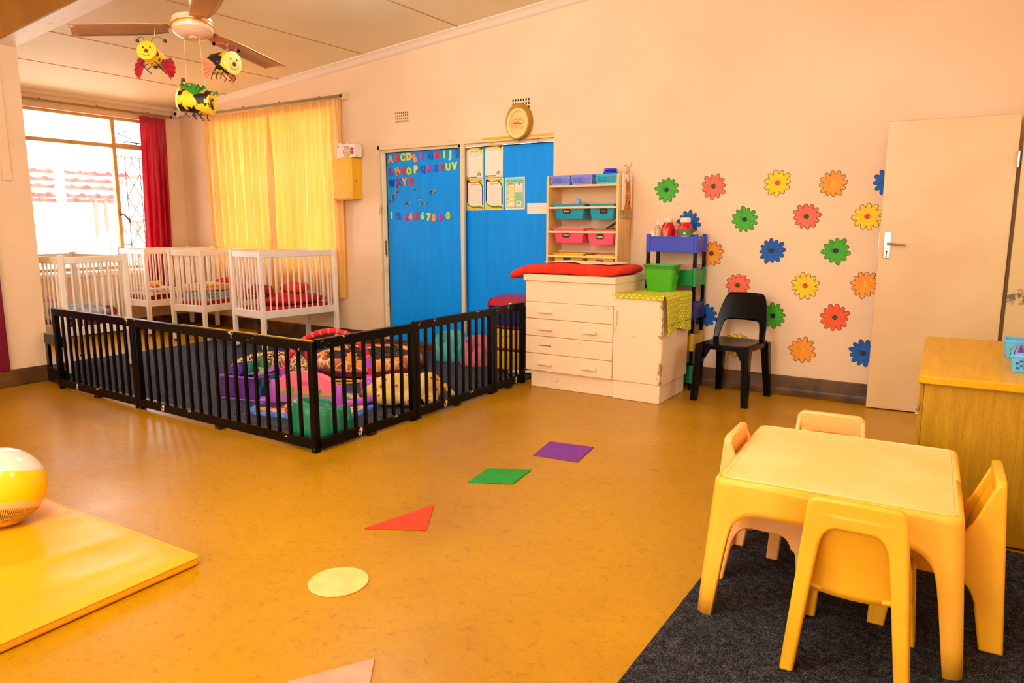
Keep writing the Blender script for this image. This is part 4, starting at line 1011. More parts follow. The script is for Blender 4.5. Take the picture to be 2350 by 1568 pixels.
# ------------------------------------------------------------------ bin shelf against the wall
BIRCH = mat('pale_birch_board', (250, 204, 128), .45, c2=(240, 190, 112), scale=6, stretch=(8, 8, .7))
SX0, SX1, SY0, SY1, SZ = -3.245, -2.552, 5.60, 5.858, 1.757
def bin_shelf():
    t = thing('bin_shelf', 'tall pale birch shelf unit with hanging plastic bins', 'shelf', (SX0, SY0, 0))
    W, D = SX1-SX0, SY1-SY0
    for x in (0, W-.02):
        mb = MB(); pts = [(0, 0.001), (D, .001), (D, SZ), (.05, SZ)] + [(p.x, p.y) for p in bez((.03, SZ, 0), (0, SZ, 0), (0, SZ-.035, 0), 6)]
        mb.prism(pts, 'yz', x, x+.02); sd = mb.build('side', BIRCH, t, bevel=.0015)
        if x > 0:
            for z in (1.27, 1.05, 1.49):
                for y in (.05, .18): MB().cyl((x+.0195, y, z), (x+.021, y, z), .005).build('screw', mat('screw_brown', (110, 76, 40), .4), sd)
    MB().bb((.02, 0.012, 1.655), (W-.02, D, 1.673)).build('top_board', BIRCH, t, bevel=.001)
    MB().bb((.02, D-.012, .05), (W-.02, D-.006, 1.655)).build('back_panel', mat('pale_hardboard', (246, 206, 156), .6), t, smooth=0)
    for z in (1.478, 1.268, 1.055, .84, .62):
        MB().cyl((.02, .0, z), (W-.02, .0, z), .010, n=12).build('dowel', mat('dowel_birch', (252, 210, 150), .4), t)
        MB().cyl((.02, D-.06, z+.04), (W-.02, D-.06, z+.04), .009, n=12).build('rear_dowel', _M['dowel_birch'], t)
    MB().bb((.02, .012, .10), (W-.02, D, .118)).build('bottom_board', BIRCH, t)
bin_shelf()
BT = mat('turquoise_bin', (34, 160, 186), .35); BP = mat('pink_bin', (250, 92, 120), .35); BYW = mat('yellow_bin', (246, 200, 6), .35)
def hang_bin(label, m, x0, x1, ztop, h, word, ink, dz=0.0, dx=0.0):
    cx = (x0+x1)/2; W = x1-x0
    t = thing('storage_bin', label, 'bin', (cx, SY0+.115, ztop-h), 0, 'plastic bins on the birch shelf')
    D = .215
    def ring(w, d, z, r=.018): return [(x, y, z) for x, y in rrect(w, d, r, 4)]
    mb = MB(); mb.loft([ring(W*.78, D*.82, 0), ring(W*.78+.004, D*.82+.004, .003), ring(W*.94, D*.94, h-.008), ring(W, D, h-.007), ring(W, D, h), ring(W*.93, D*.93, h), ring(W*.77, D*.80, .005)])
    mb.build('body', m, t, bevel=.001, smooth=45)
    fy = lambda z: -(D*.82/2 + (D*.94-D*.82)/2*z/h)
    zc_ = h*.53; y = fy(zc_); tilt = math.atan((D*.12/2)/h)
    mb = MB(); M = T(dx, y-.0022, zc_) @ Matrix.Rotation(tilt + math.pi/2, 4, 'X')
    pts = rrect(.075, .044, .013, 2); mb.mesh([(px, py, 0) for px, py in pts] + [(px, py, .0015) for px, py in pts], [tuple(range(len(pts)))[::-1], tuple(range(len(pts), 2*len(pts)))] + [(i, (i+1) % len(pts), len(pts)+(i+1) % len(pts), len(pts)+i) for i in range(len(pts))], M)
    if word:
        mb.mi = 1; mb.text(word, .026, M @ T(0, 0, .0019), offset=.0008)
    mb.build('label', [INK, mat('chalk_%d_%d_%d' % ink, ink, .7)], t, smooth=0)
    return t
hang_bin('turquoise bin on the birch shelf, left one, holding a lilac round cap', BT, -3.195, -2.865, 1.512, .135, 'New', (240, 190, 120), dx=-.02)
hang_bin('turquoise bin on the birch shelf, right one, next to the teddy plaque', BT, -2.845, -2.585, 1.510, .135, 'Van', (150, 90, 50), dx=.02)
hang_bin('pink bin on the birch shelf, left one of the middle row', BP, -3.195, -2.87, 1.304, .130, 'Ibano', (240, 190, 150), dx=-.02)
hang_bin('pink bin on the birch shelf, right one with a green foam sheet', BP, -2.862, -2.585, 1.292, .130, 'Ngaya', (240, 190, 150), dx=.0)
hang_bin('yellow bin on the birch shelf, left one of the lowest visible row', BYW, -3.195, -2.87, 1.085, .130, '', (240, 190, 120), dx=-.01)
hang_bin('yellow bin on the birch shelf, right one of the lowest visible row', BYW, -2.862, -2.585, 1.072, .130, '', (240, 190, 120), dx=.0)
o = MB().lathe([(0, 0), (.026, 0), (.028, .004), (.028, .02), (.024, .026), (0, .026)], M=RX(90)).build('round_cap', mat('lilac_cap', (140, 160, 230), .4), smooth=50); o.location = (-2.955, 5.655, 1.533); tag(o, 'lilac round cap sticking out of the left turquoise bin', 'cap')
o = MB().tube([(.09*math.cos(a), .05*math.sin(a), .012*math.sin(2*a)) for a in [k*.45 for k in range(13)]], .003, 6).build('wire_loop', mat('pale_wire', (246, 200, 150), .5)); o.location = (-3.06, 5.70, 1.515); tag(o, 'pale loose wire loop in the left turquoise bin', 'wire')
def foam_sheet():
    def f(u, v): return (-2.80 + .21*u, 5.64 + .12*v, 1.298 + .075*max(0, (u-.45)/.55)**1.4*(1 if u < .96 else .98) + .006*v)
    o = MB().grid(f, 20, 4).build('foam_sheet', mat('mint_foam', (130, 206, 140), .7), smooth=180, solid=.004, solid_off=1); tag(o, 'mint green foam sheet curling out of the right pink bin', 'foam sheet')
foam_sheet()
LPUR = mat('periwinkle_plastic', (126, 146, 230), .35)
basket('storage_basket', 'periwinkle perforated basket on top of the birch shelf, nearest the blue doors', LPUR, (-3.118, 5.715, 1.6735), .195, .20, .080, 0, nu=22, nv=8, group='baskets on the birch shelf')
basket('storage_basket', 'periwinkle perforated basket in the middle of the birch shelf top', mat('lavender_plastic', (132, 136, 232), .35), (-2.908, 5.715, 1.6735), .205, .20, .080, 0, nu=22, nv=8, group='baskets on the birch shelf')
basket('storage_basket', 'turquoise perforated basket on top of the birch shelf under the royal blue box', TEAL, (-2.675, 5.715, 1.6735), .20, .20, .080, 0, nu=22, nv=8, group='baskets on the birch shelf')
t = thing('wipes_box', 'royal blue small box lying on the turquoise basket', 'box', (-2.675, 5.70, 1.758), 6)
RB = mat('royal_blue_plastic', (24, 24, 200), .25); MB().bb((-.055, -.04, 0), (.055, .04, .022)).build('base', RB, t, bevel=.008, seg=3); MB().bb((-.052, -.038, .022), (.052, .038, .046)).build('lid', mat('royal_blue_lid', (44, 60, 226), .2), t, bevel=.012, seg=3)
# teddy plaque hanging on the shelf's side
def teddy_plaque():
    t = thing('teddy_plaque', 'white wooden plaque with a painted brown teddy bear hanging on the shelf side', 'plaque', (SX1+.004, 5.745, 1.42))
    MB().bb((0, -.095, -.03), (.012, .095, .335)).build('board', PAPER, t, bevel=.002)
    MB().bb((-.0005, -.0955, -.03), (.0135, .0955, .035)).build('lower_band', mat('grass_band', (150, 136, 60), .6, c2=(190, 170, 130), scale=30), t, smooth=0)
    TB = mat('teddy_brown', (214, 140, 30), .6, c2=(180, 104, 16), scale=30)
    mb = MB()
    def disc(cy, cz, ry, rz, k): mb.prism([(cy + ry*math.cos(2*math.pi*i/22), cz + rz*math.sin(2*math.pi*i/22)) for i in range(22)], 'yz', .012, .0125+.0006*k)
    disc(0, .10, .045, .075, 1); disc(0, .225, .042, .05, 2); disc(-.036, .275, .016, .02, 1); disc(.036, .268, .016, .02, 1)
    disc(-.032, .06, .018, .06, 3); disc(.036, .055, .018, .06, 3); disc(-.05, .04, .022, .032, 4); disc(.058, .038, .022, .032, 4); disc(-.03, .145, .014, .05, 3); disc(.038, .14, .014, .05, 3)
    mb.build('teddy_picture', TB, t, smooth=0)
    OS = mat('orange_string', (226, 110, 40), .7)
    mb = MB(); mb.tube(bez((.006, -.02, .335), (.01, .0, .40), (.006, .02, .335), 8), .003, 6); mb.tube(bez((.01, 0, .385), (.03, -.05, .40), (.01, -.09, .40), 6), .003, 6); mb.tube(bez((.01, 0, .385), (.02, .05, .39), (.01, .075, .45), 6), .003, 6)
    mb.tube([(.015, .02, .33), (.016, .05, .20), (.016, .055, .02), (.016, .06, -.12), (.014, .065, -.22)], .0022, 6); mb.tube([(.015, .07, -.03), (.016, .085, -.1), (.014, .066, -.22)], .0022, 6)
    mb.build('string_bow', OS, t)
    MB().ball((.01, 0, .365), (.012, .022, .02)).build('fabric_knot', mat('knot_cloth', (226, 170, 90), .8), t)
teddy_plaque()

# ------------------------------------------------------------------ painted daisies on the back wall
def petal_mat(nm, c, dark):
    g = NG('daisy_'+nm, .55, .3)
    f = g.noise(9, 5, vec=g.map((1, 1, 1)), rough=.7, dist=1.5); g.base(g.ramp(f, [(.3, dark), (.5, c), (.75, tuple(min(255, int(v*1.05)+6) for v in c))])); return g.m
PM = {'green': petal_mat('green', (70, 178, 30), (34, 130, 16)), 'coral': petal_mat('coral', (252, 110, 78), (242, 88, 54)), 'yellow': petal_mat('yellow', (252, 206, 16), (246, 188, 10)),
      'orange': petal_mat('orange', (252, 158, 42), (240, 130, 24)), 'blue': petal_mat('blue', (8, 92, 178), (4, 58, 128)), 'red': petal_mat('red', (250, 92, 40), (232, 68, 24))}
CM = {'green': mat('dc_navy', (10, 20, 70), .6), 'coral': mat('dc_olive', (60, 90, 14), .6, c2=(24, 44, 8), scale=90), 'yellow': mat('dc_red', (236, 96, 24), .6, c2=(190, 40, 20), scale=90),
      'orange': mat('dc_amber', (252, 180, 40), .6), 'blue': mat('dc_black', (6, 8, 14), .6), 'red': mat('dc_olive2', (60, 84, 14), .6, c2=(24, 44, 8), scale=90)}
FL = [('green', -2.241, 1.621, 'green daisy on the wall, highest one beside the birch shelf'), ('coral', -1.843, 1.639, 'coral daisy in the top row, second from the birch shelf'),
      ('yellow', -1.343, 1.651, 'yellow daisy with a red centre in the top row of the flower wall'), ('orange', -.946, 1.633, 'orange daisy with a dotted centre in the top row'),
      ('blue', -.580, 1.634, 'blue daisy half hidden behind the top of the cream door'), ('blue', -2.041, 1.346, 'blue daisy behind the red jars of the trolley'),
      ('green', -1.581, 1.373, 'green daisy in the second row, right of the trolley'), ('coral', -1.117, 1.394, 'coral daisy in the second row, below two top row daisies'),
      ('yellow', -.697, 1.391, 'yellow daisy touching the cream door edge above the handle'), ('orange', -1.836, 1.098, 'orange daisy with a green centre beside the trolley post'),
      ('blue', -1.359, 1.129, 'blue daisy in the open middle of the flower wall'), ('green', -.894, 1.138, 'green daisy level with the door handle'),
      ('coral', -1.61, .847, 'coral red daisy just above the backrest of the black chair'), ('yellow', -1.094, .867, 'yellow daisy right of and above the black chair'),
      ('orange', -.681, .895, 'orange daisy with a dotted centre cut by the cream door edge'), ('blue', -1.872, .58, 'blue daisy between the trolley and the black chair'),
      ('green', -1.321, .617, 'green daisy half hidden behind the black chair backrest'), ('red', -.867, .635, 'orange red daisy with an olive centre low on the wall'),
      ('yellow', -1.589, .354, 'yellow daisy seen through the opening of the black chair'), ('orange', -1.086, .365, 'orange daisy lowest on the open wall, right of the black chair'),
      ('blue', -.653, .379, 'dark blue daisy lowest beside the cream door')]
DOUT = mat('daisy_outline', (30, 14, 16), .6)
for i, (cn, x, z, lab) in enumerate(FL):
    rnd = random.Random(i+20); n = rnd.choice((11, 12, 12)); ph = rnd.uniform(0, 6.28); Rr = .101; ln = [rnd.uniform(.92, 1.08) for _ in range(n)]; wd = [rnd.uniform(.9, 1.1) for _ in range(n)]
    t = thing('daisy_decal', lab, 'flower painting', (x, YB, z), 0, 'painted daisies on the wall')
    def outline(g):
        pts = []
        for k in range(n):
            for j in range(13):
                f = (j+.5)/13*2-1; a = ph + 2*math.pi*(k+.5+f*.5)/n
                r = Rr*ln[k]*(.56 + .44*max(0.0, math.cos(f*math.pi/2))**.58)
                pts.append([r*math.cos(a), r*math.sin(a)])
        out = []
        m = len(pts)
        for k in range(m):
            p, q = pts[k-1], pts[(k+1) % m]; tx, ty = q[0]-p[0], q[1]-p[1]; L = math.hypot(tx, ty) or 1
            out.append((pts[k][0] + g*ty/L, pts[k][1] - g*tx/L))
        return out
    def star(pts, y0, y1):
        mb = MB(); c = mb.bm.verts.new((0, y0, 0)); a = [mb.bm.verts.new((p, y0, q)) for p, q in pts]; b = [mb.bm.verts.new((p, y1, q)) for p, q in pts]
        for i_ in range(len(pts)):
            j_ = (i_+1) % len(pts); mb.bm.faces.new((c, a[i_], a[j_])); mb.bm.faces.new((a[i_], b[i_], b[j_], a[j_]))
        return mb
    star(outline(.0020), -.0012, -.0001).build('outline', DOUT, t, smooth=0)
    star(outline(-.0016), -.0020, -.0008).build('petals', PM[cn], t, smooth=0)
    cmx = CM[cn] if not (cn == 'orange' and z > 1.05 and z < 1.2) else CM['red']
    c = MB().prism([(.020*math.cos(2*math.pi*k/18)*(1+.08*math.sin(5*k)), .020*math.sin(2*math.pi*k/18)) for k in range(18)], 'xz', -.0026, -.0012).build('flower_centre', cmx, t, smooth=0)
    if cn in ('orange', 'yellow'):
        mb = MB()
        for k in range(9):
            a, r = rnd.uniform(0, 6.28), .017*math.sqrt(rnd.random()); mb.prism([(r*math.cos(a)+.0022*math.cos(q*1.57), r*math.sin(a)+.0022*math.sin(q*1.57)) for q in range(4)], 'xz', -.0030, -.0026)
        mb.build('centre_dots', DOUT, c, smooth=0)

# ------------------------------------------------------------------ foam letters and numbers on the blue door
PC = {'o': (255, 146, 20), 'r': (228, 40, 16), 'g': (196, 226, 8), 'y': (250, 206, 10), 'p': (252, 150, 80), 'm': (206, 50, 150), 'b': (36, 100, 196), 'c': (252, 220, 90), 'v': (168, 20, 110), 'n': (16, 66, 150)}
CN = {'o': 'orange', 'r': 'red', 'g': 'lime', 'y': 'yellow', 'p': 'peach', 'm': 'magenta', 'b': 'blue', 'c': 'pale yellow', 'v': 'purple', 'n': 'dark blue'}
CH = {'A': (-5.366, 2.023), 'B': (-5.272, 2.029), 'C': (-5.194, 2.033), 'D': (-5.108, 2.037), 'E': (-5.03, 2.013), 'F': (-4.933, 2.033), 'G': (-4.824, 2.032), 'H': (-4.729, 2.035), 'I': (-4.64, 2.036), 'J': (-4.559, 2.034), 'K': (-4.469, 2.034), 'L': (-5.371, 1.892), 'M': (-5.274, 1.893), 'N': (-5.189, 1.897), 'O': (-5.112, 1.887), 'P': (-5.021, 1.902), 'Q': (-4.929, 1.905), 'R': (-4.843, 1.905), 'S': (-4.758, 1.904), 'T': (-4.674, 1.907), 'U': (-4.59, 1.909), 'V': (-4.51, 1.913), 'W': (-5.364, 1.77), 'X': (-5.264, 1.777), 'Y': (-5.176, 1.778), 'Z': (-5.09, 1.78), '1': (-5.373, 1.431), '2': (-5.279, 1.421), '3': (-5.174, 1.408), '4': (-5.106, 1.414), '5': (-5.028, 1.417), '6': (-4.94, 1.419), '7': (-4.859, 1.41), '8': (-4.79, 1.4), '9': (-4.7, 1.399), '0': (-4.602, 1.42)}
CC = dict(zip('ABCDEFGHIJKLMNOPQRSTUVWXYZ1234567890', 'orgypmbrgcb' + 'vorgcbmbrgc' + 'nvpr' + 'ybmprgcpmg'))
ROT = {'E': 28, 'M': 22, 'N': 28, '3': -22, 'A': -2, 'L': 3}
for ch_, (x, z) in CH.items():
    cc = CC[ch_]; m = mat('eva_foam_'+cc, PC[cc], .7)
    isd = ch_.isdigit()
    mb = MB(); mb.text(ch_, .098, RX(90) @ RZ(ROT.get(ch_, 0)) @ Matrix.Diagonal((.70 if ch_ in 'WM' else (.85 if ch_ in 'GNOQ' else .95), 1, 1, 1)), extrude=.004, offset=.0062)
    o = mb.build('magnet_number' if isd else 'magnet_letter', m, smooth=30)
    y = YB+.055-.0047
    o.location = (x, y, z)
    tag(o, '%s foam %s %s on the blue sliding door' % (CN[cc], 'number' if isd else 'letter', ch_), 'number' if isd else 'letter', 'foam numbers on the blue door' if isd else 'foam letters on the blue door')
TP = mat('silver_tape', (150, 160, 170), .3, c2=(14, 44, 70), scale=50, lo=.46, hi=.56)
def strip(name, label, cat, x, z, w, h, rz, bits=0):
    mb = MB()
    def f(u, v): return ((u-.5)*w, -.001 - .006*abs(noise.noise(Vector((u*7+x*9, v*4, z)))), (v-.5)*h*(1+.12*math.sin(9*u)))
    mb.grid(f, 16, 5); o = mb.build(name, TP, smooth=40, solid=.001); o.location = (x, YB+.054, z); o.rotation_euler = (0, R(-rz), 0); return tag(o, label, cat, 'bits left on the blue door')
strip('tape_scrap', 'long crumpled silver tape strip on the blue door under letter X', 'tape', -5.333, 1.645, .21, .036, 52)
strip('tape_scrap', 'small torn sticker on the blue door right below letter Z', 'sticker', -5.026, 1.69, .060, .022, -8)
strip('tape_scrap', 'torn sticker on the blue door highest at the right under letter T', 'sticker', -4.803, 1.672, .085, .036, 18)
strip('tape_scrap', 'dark triangular sticker remnant in the middle of the blue door', 'sticker', -4.968, 1.602, .035, .050, 4)
strip('tape_scrap', 'thin torn sticker on the blue door above number 4', 'sticker', -5.138, 1.557, .080, .020, 12)
strip('tape_scrap', 'long dark sticker remnant on the blue door above number 6', 'sticker', -4.925, 1.549, .110, .020, 8)

# ------------------------------------------------------------------ paper sheets on the right door panel
YS = YB + .055 + .022
SM = [PAPER, mat('print_yellow', (246, 206, 10), .6), mat('print_green', (30, 140, 30), .6), mat('print_navy', (20, 16, 66), .6), mat('print_orange', (214, 96, 20), .6), INK,
      mat('print_mint', (140, 214, 180), .6), mat('print_grey', (206, 180, 160), .6), mat('print_purple', (200, 110, 196), .6), mat('print_amber', (250, 176, 20), .6), mat('print_brown', (120, 84, 10), .6), mat('print_red', (206, 50, 60), .6), mat('print_faint_green', (170, 200, 130), .6)]
class Sheet:
    def __init__(s, w, h): s.mb = MB(); s.w, s.h = w, h; s.rect(0, 0, w, h, 0, 0)
    def poly(s, pts, mi, k=1):
        s.mb.mi = mi; v = [s.mb.bm.verts.new((x, -.0006-.00025*k, z)) for x, z in pts]; f = s.mb.bm.faces.new(v); f.material_index = mi
        if f.normal.y > 0: f.normal_flip()
    def rect(s, x0, z0, x1, z1, mi, k=1): s.poly([(x0, z0), (x1, z0), (x1, z1), (x0, z1)], mi, k)
    def band(s, top, bot, mi, k=1):
        for (a, b), (c, d) in zip(zip(top, bot), zip(top[1:], bot[1:])): s.poly([b, d, c, a], mi, k)
    def txt(s, body, size, x, z, mi, k=4): s.mb.mi = mi; s.mb.text(body, size, T(x, -.0006-.00025*k, z) @ RX(90))
    def badge(s, x, z, r):
        s.poly([(x+r*math.cos(a), z+r*math.sin(a)) for a in [R(12*k) for k in range(30)]], 10, 3)
        s.poly([(x+r*.68*math.cos(a), z+r*.68*math.sin(a)) for a in [R(18*k) for k in range(20)]], 1, 4)
        s.poly([(x-r*.3, z-r*.3), (x+r*.3, z-r*.3), (x, z+r*.4)], 5, 5)
        s.rect(x-r*1.2, z-r*1.3, x+r*1.2, z-r*.55, 0, 5)
        for q in (-1, 1): s.poly([(x+q*r*1.3+.003*math.cos(a), z-r*1.15+.003*math.sin(a)) for a in [R(60*k) for k in range(6)]], 5, 6)
    def done(s, label, x, z, tilt=0):
        o = s.mb.build('paper_sheet', SM, smooth=0); o.location = (x, YS, z); o.rotation_euler = (0, R(tilt), 0); return tag(o, label, 'paper sheet', 'paper sheets on the blue door')
def blank_sheet(title, lines):
    w, h = .212, .305; s = Sheet(w, h)
    s.rect(.006, h-.022, w-.008, h-.006, 1); s.poly([(w-.06, h-.022), (w-.008, h-.075), (w-.008, h-.006)], 1); s.rect(w-.014, .115, w-.008, .20, 1)
    s.poly([(.008, h-.014), (.045, h-.014), (.045, h-.008), (.008, h-.008)], 5, 3); s.rect(.006, h-.06, .0085, h-.008, 5, 3); s.poly([(.008, h-.014), (.036, h-.014), (.008, h-.045)], 1, 2)
    s.poly([(.006, .004), (.045, .004), (.030, .022), (.006, .03)], 1); s.rect(.006, .004, w-.03, .010, 1)
    s.poly([(.045, .010), (.128, .010), (.132, .019), (.036, .019)], 2, 3); s.badge(w-.05, .038, .021)
    s.txt(title, .021, w/2-.005, h-.042, 10)
    for q, (tx, dz) in enumerate(lines): s.txt(tx, .017, w/2-.01+.02*(q % 2), dz, 12)
    return s
blank_sheet('Relationships', [('Learn  to  support', .238), ('each  other', .22)]).done('white notice sheet headed Relationships with faint green handwriting, upper left of the four', -4.388, 1.786, .4)
blank_sheet('Goal Above', []).done('white notice sheet without handwriting, upper right of the four', -4.158, 1.794, .6)
def list_sheet(title):
    w, h = .215, .305; s = Sheet(w, h); N = 16
    s.rect(.006, .006, w-.006, h-.006, 1)
    s.rect(.006, .085, .022, h-.03, 3, 2); s.rect(w-.022, .05, w-.006, h-.085, 3, 2); s.poly([(.006, h-.035), (.06, h-.028), (.03, h-.006), (.006, h-.006)], 3, 2)
    s.rect(.020, .045, w-.022, h-.034, 0, 3)
    wav = [(.03 + (w-.05)*k/N, h-.025 + .011*math.sin(k/N*4.4+3.4)) for k in range(N+1)]
    s.band([(x, z+.006) for x, z in wav], [(x, z-.003) for x, z in wav], 4, 4)
    grn = [(w-.06 + .054*k/8, h-.020 - .060*(k/8)**2) for k in range(9)]; s.band(grn, [(x-.006, z-.018) for x, z in grn], 2, 5)
    low = [(.006 + (w-.012)*k/N, .075 - .062*(1-math.exp(-k/N*4)) + .014*math.sin(k/N*5.5-2.4)*(k/N)) for k in range(N+1)]
    s.band([(x, z+.012) for x, z in low], [(x, z) for x, z in low], 2, 4); s.band([(x, z+.002) for x, z in low[6:]], [(x, z-.006) for x, z in low[6:]], 4, 5); s.band([(x, z) for x, z in low], [(x, .006) for x, z in low], 1, 4)
    s.txt(title, .026, w/2, h-.052, 10)
    for k in range(13): s.rect(.032, h-.082-.0145*k, w-.034, h-.0812-.0145*k, 7, 5)
    for k in range(5): s.rect(.032+.037*k, .065, .0326+.037*k, h-.08, 7, 5)
    return s
list_sheet('Bumblebees').done('name list sheet headed Bumblebees with yellow green and navy border', -4.386, 1.475, 0)
list_sheet('Butterflies').done('name list sheet headed Butterflies with yellow green and navy border', -4.156, 1.478, .4)
def planner():
    w, h = .222, .305; s = Sheet(w, h); s.rect(.008, .012, w-.010, h-.010, 6)
    s.txt('DAILY SCHEDULE PLANNER', .0165, w/2, h-.034, 2); s.rect(.128, h-.058, .195, h-.054, 5, 3)
    s.rect(.020, .025, .104, h-.062, 9, 2); s.rect(.022, .05, .101, h-.072, 0, 3); s.rect(.035, h-.066, .09, h-.052, 8, 4)
    for z in (.215, .188, .162, .137, .103, .088, .062): s.rect(.018, z, .040, z+.013, 9, 4); 
    for z in (.228, .202, .176, .150, .118, .076): s.rect(.04, z, .101, z+.011, 1, 4)
    s.rect(.022, .028, .101, .055, 0, 4)
    s.rect(.110, .165, .198, h-.062, 0, 3); s.poly([(.158+.009*math.cos(a), h-.066+.009*math.sin(a)) for a in [R(30*k) for k in range(12)]], 11, 4)
    for k in range(5): s.rect(.116, .176+.011*k, .185, .1768+.011*k, 4, 4)
    s.poly([(.165, .155), (.182, .150), (.205, .128), (.198, .118), (.186, .128)], 9, 4)
    s.txt('NOTES', .010, .140, .140, 5)
    for k in range(5): s.rect(.120, .090+.009*k, .180, .0908+.009*k, 2, 4)
    s.rect(.124, .028, .180, .078, 0, 3); s.badge(.152, .058, .013)
    s.poly([(.196+.009*math.cos(a), .024+.009*math.sin(a)) for a in [R(30*k) for k in range(12)]], 9, 4); s.poly([(.194+.007*math.cos(a), .085+.007*math.sin(a)) for a in [R(30*k) for k in range(12)]], 8, 4)
    s.done('mint green daily schedule planner sheet beside the name lists', -3.912, 1.478, -.6)
planner()
s = Sheet(.222, .098)
for k in range(7): s.rect(.012, .012+.012*k, .21, .0126+.012*k, 7)
for x in (.05, .11, .16): s.rect(x, .01, x+.0006, .088, 7)
s.done('small pale landscape chart strip on the blue door beside the birch shelf', -3.664, 1.437, 0)

# ------------------------------------------------------------------ wall vents, clock, wall box with radio, camera
HOLE = mat('vent_dark', (34, 16, 12), .8)
def vent(label, x0, x1, z0, z1):
    t = thing('air_vent', label, 'vent', (x0, YB, z0), 0, 'air vents above the blue doors'); w, h = x1-x0, z1-z0
    MB().bb((-.008, -.002, -.008), (w+.008, -.0, h+.008)).build('plate', WALL, t, bevel=.001)
    mb = MB()
    for i in range(7):
        for j in range(4): mb.box((w*(i+.5)/7, -.0022, h*(j+.5)/4), (w/7*.5, .002, h/4*.62))
    mb.build('holes', HOLE, t, smooth=0)
vent('pale air vent grid on the back wall above the foam letters', -5.243, -5.058, 2.380, 2.494)
vent('pale air vent grid on the back wall partly behind the oval clock', -3.790, -3.588, 2.36, 2.495)
def clock():
    t = thing('wall_clock', 'oval gold rimmed wall clock over the door header', 'clock', (-3.694, YB-.035, 2.280), 0, rot=(R(-3), 0, 0))
    def ell(a, b, y, n=40, dz=0): return [(a*math.cos(2*math.pi*k/n), y, dz + b*math.sin(2*math.pi*k/n)) for k in range(n)]
    GO = mat('gold_frame', (186, 132, 24), .35, metal=.25); CF = mat('cream_clock_ring', (250, 210, 130), .35)
    a, b = .137, .170
    MB().loft([ell(a, b, .03), ell(a, b, -.008), ell(a*.97, b*.97, -.018), ell(a*.80, b*.80, -.014, dz=-.012), ell(a*.80, b*.80, .03, dz=-.012)], cap=False).build('outer_rim', GO, t, smooth=50)
    MB().loft([ell(a*.84, b*.82, -.010, dz=-.016), ell(a*.82, b*.80, -.026, dz=-.016), ell(a*.66, b*.66, -.022, dz=-.014), ell(a*.62, b*.62, -.006, dz=-.014), ell(a*.62, b*.62, .0, dz=-.014)], cap=False).build('inner_rim', CF, t, smooth=50)
    MB().loft([ell(a*.63, b*.63, -.004, dz=-.014), ell(a*.63, b*.63, -.0072, dz=-.014)]).build('dial', mat('dial_cream', (250, 200, 120), .5), t, smooth=0)
    mb = MB()
    for cx, cz, r in ((-.055, .018, .020), (-.02, .03, .016), (.03, .03, .017), (.062, .014, .020), (-.03, -.008, .020), (.008, .004, .022), (.025, -.02, .018), (-.058, -.032, .018), (-.012, -.046, .022), (.05, -.05, .02), (-.07, -.014, .012)):
        p = [(cx + r*(1-k/26)*math.cos(k*.42+cx*50), -.0075, cz-.008 + r*(1-k/26)*math.sin(k*.42+cx*50)) for k in range(22)]
        p = [q for q in p if (q[0]/(a*.6))**2 + ((q[2]+.014)/(b*.6))**2 < 1]
        if len(p) > 3: mb.tube(p, .0018, 4)
    mb.build('scroll_pattern', mat('dial_scroll', (206, 136, 30), .5), t)
    MB().bb((-.048, -.0125, -.018), (.0, -.0105, -.010)).bb((0, -.0125, -.022), (.056, -.0105, -.017)).ball((0, -.012, -.014), .005, 8, 6).build('hands', INK, t, smooth=0)
clock()
YBX = mat('mustard_box_enamel', (246, 186, 22), .35)
def wall_box():
    t = thing('wall_cabinet', 'small mustard yellow metal wall cabinet with embossed front', 'wall cabinet', (-6.03, YB-.155, 1.61))
    W, D, H = .285, .150, .435
    MB().bb((0, .006, 0), (W, D, H)).build('case', YBX, t, bevel=.003)
    g = NG('embossed_mustard', .3); p = g.map((34, 34, 34), (0, R(45), 0)); fr = g.n('ShaderNodeVectorMath', operation='FRACTION'); g.l(p, fr.inputs[0]); z = g.n('ShaderNodeSeparateXYZ'); g.l(fr.outputs[0], z.inputs[0])
    d = g.math('ADD', g.math('ABSOLUTE', g.math('SUBTRACT', z.outputs[0], .5)), g.math('ABSOLUTE', g.math('SUBTRACT', z.outputs[2], .5)))
    g.b.inputs['Base Color'].default_value = (*lin((248, 190, 24)), 1); g.bump(d, .22, .006)
    dr = MB().bb((-.004, 0, .008), (W+.004, .010, H+.004)).build('door', YBX, t, bevel=.003)
    MB().bb((.018, -.0015, .03), (W-.03, 0, H-.05)).build('embossed_panel', g.m, dr, smooth=0)
    MB().bb((-.006, -.008, -.012), (W+.01, .02, 0)).build('bottom_lip', mat('lip_brass', (200, 150, 40), .35, metal=.4), t, bevel=.003)
    MB().cyl((W-.001, .06, .19), (W+.002, .06, .19), .006).build('side_screw', INK, t)
wall_box()
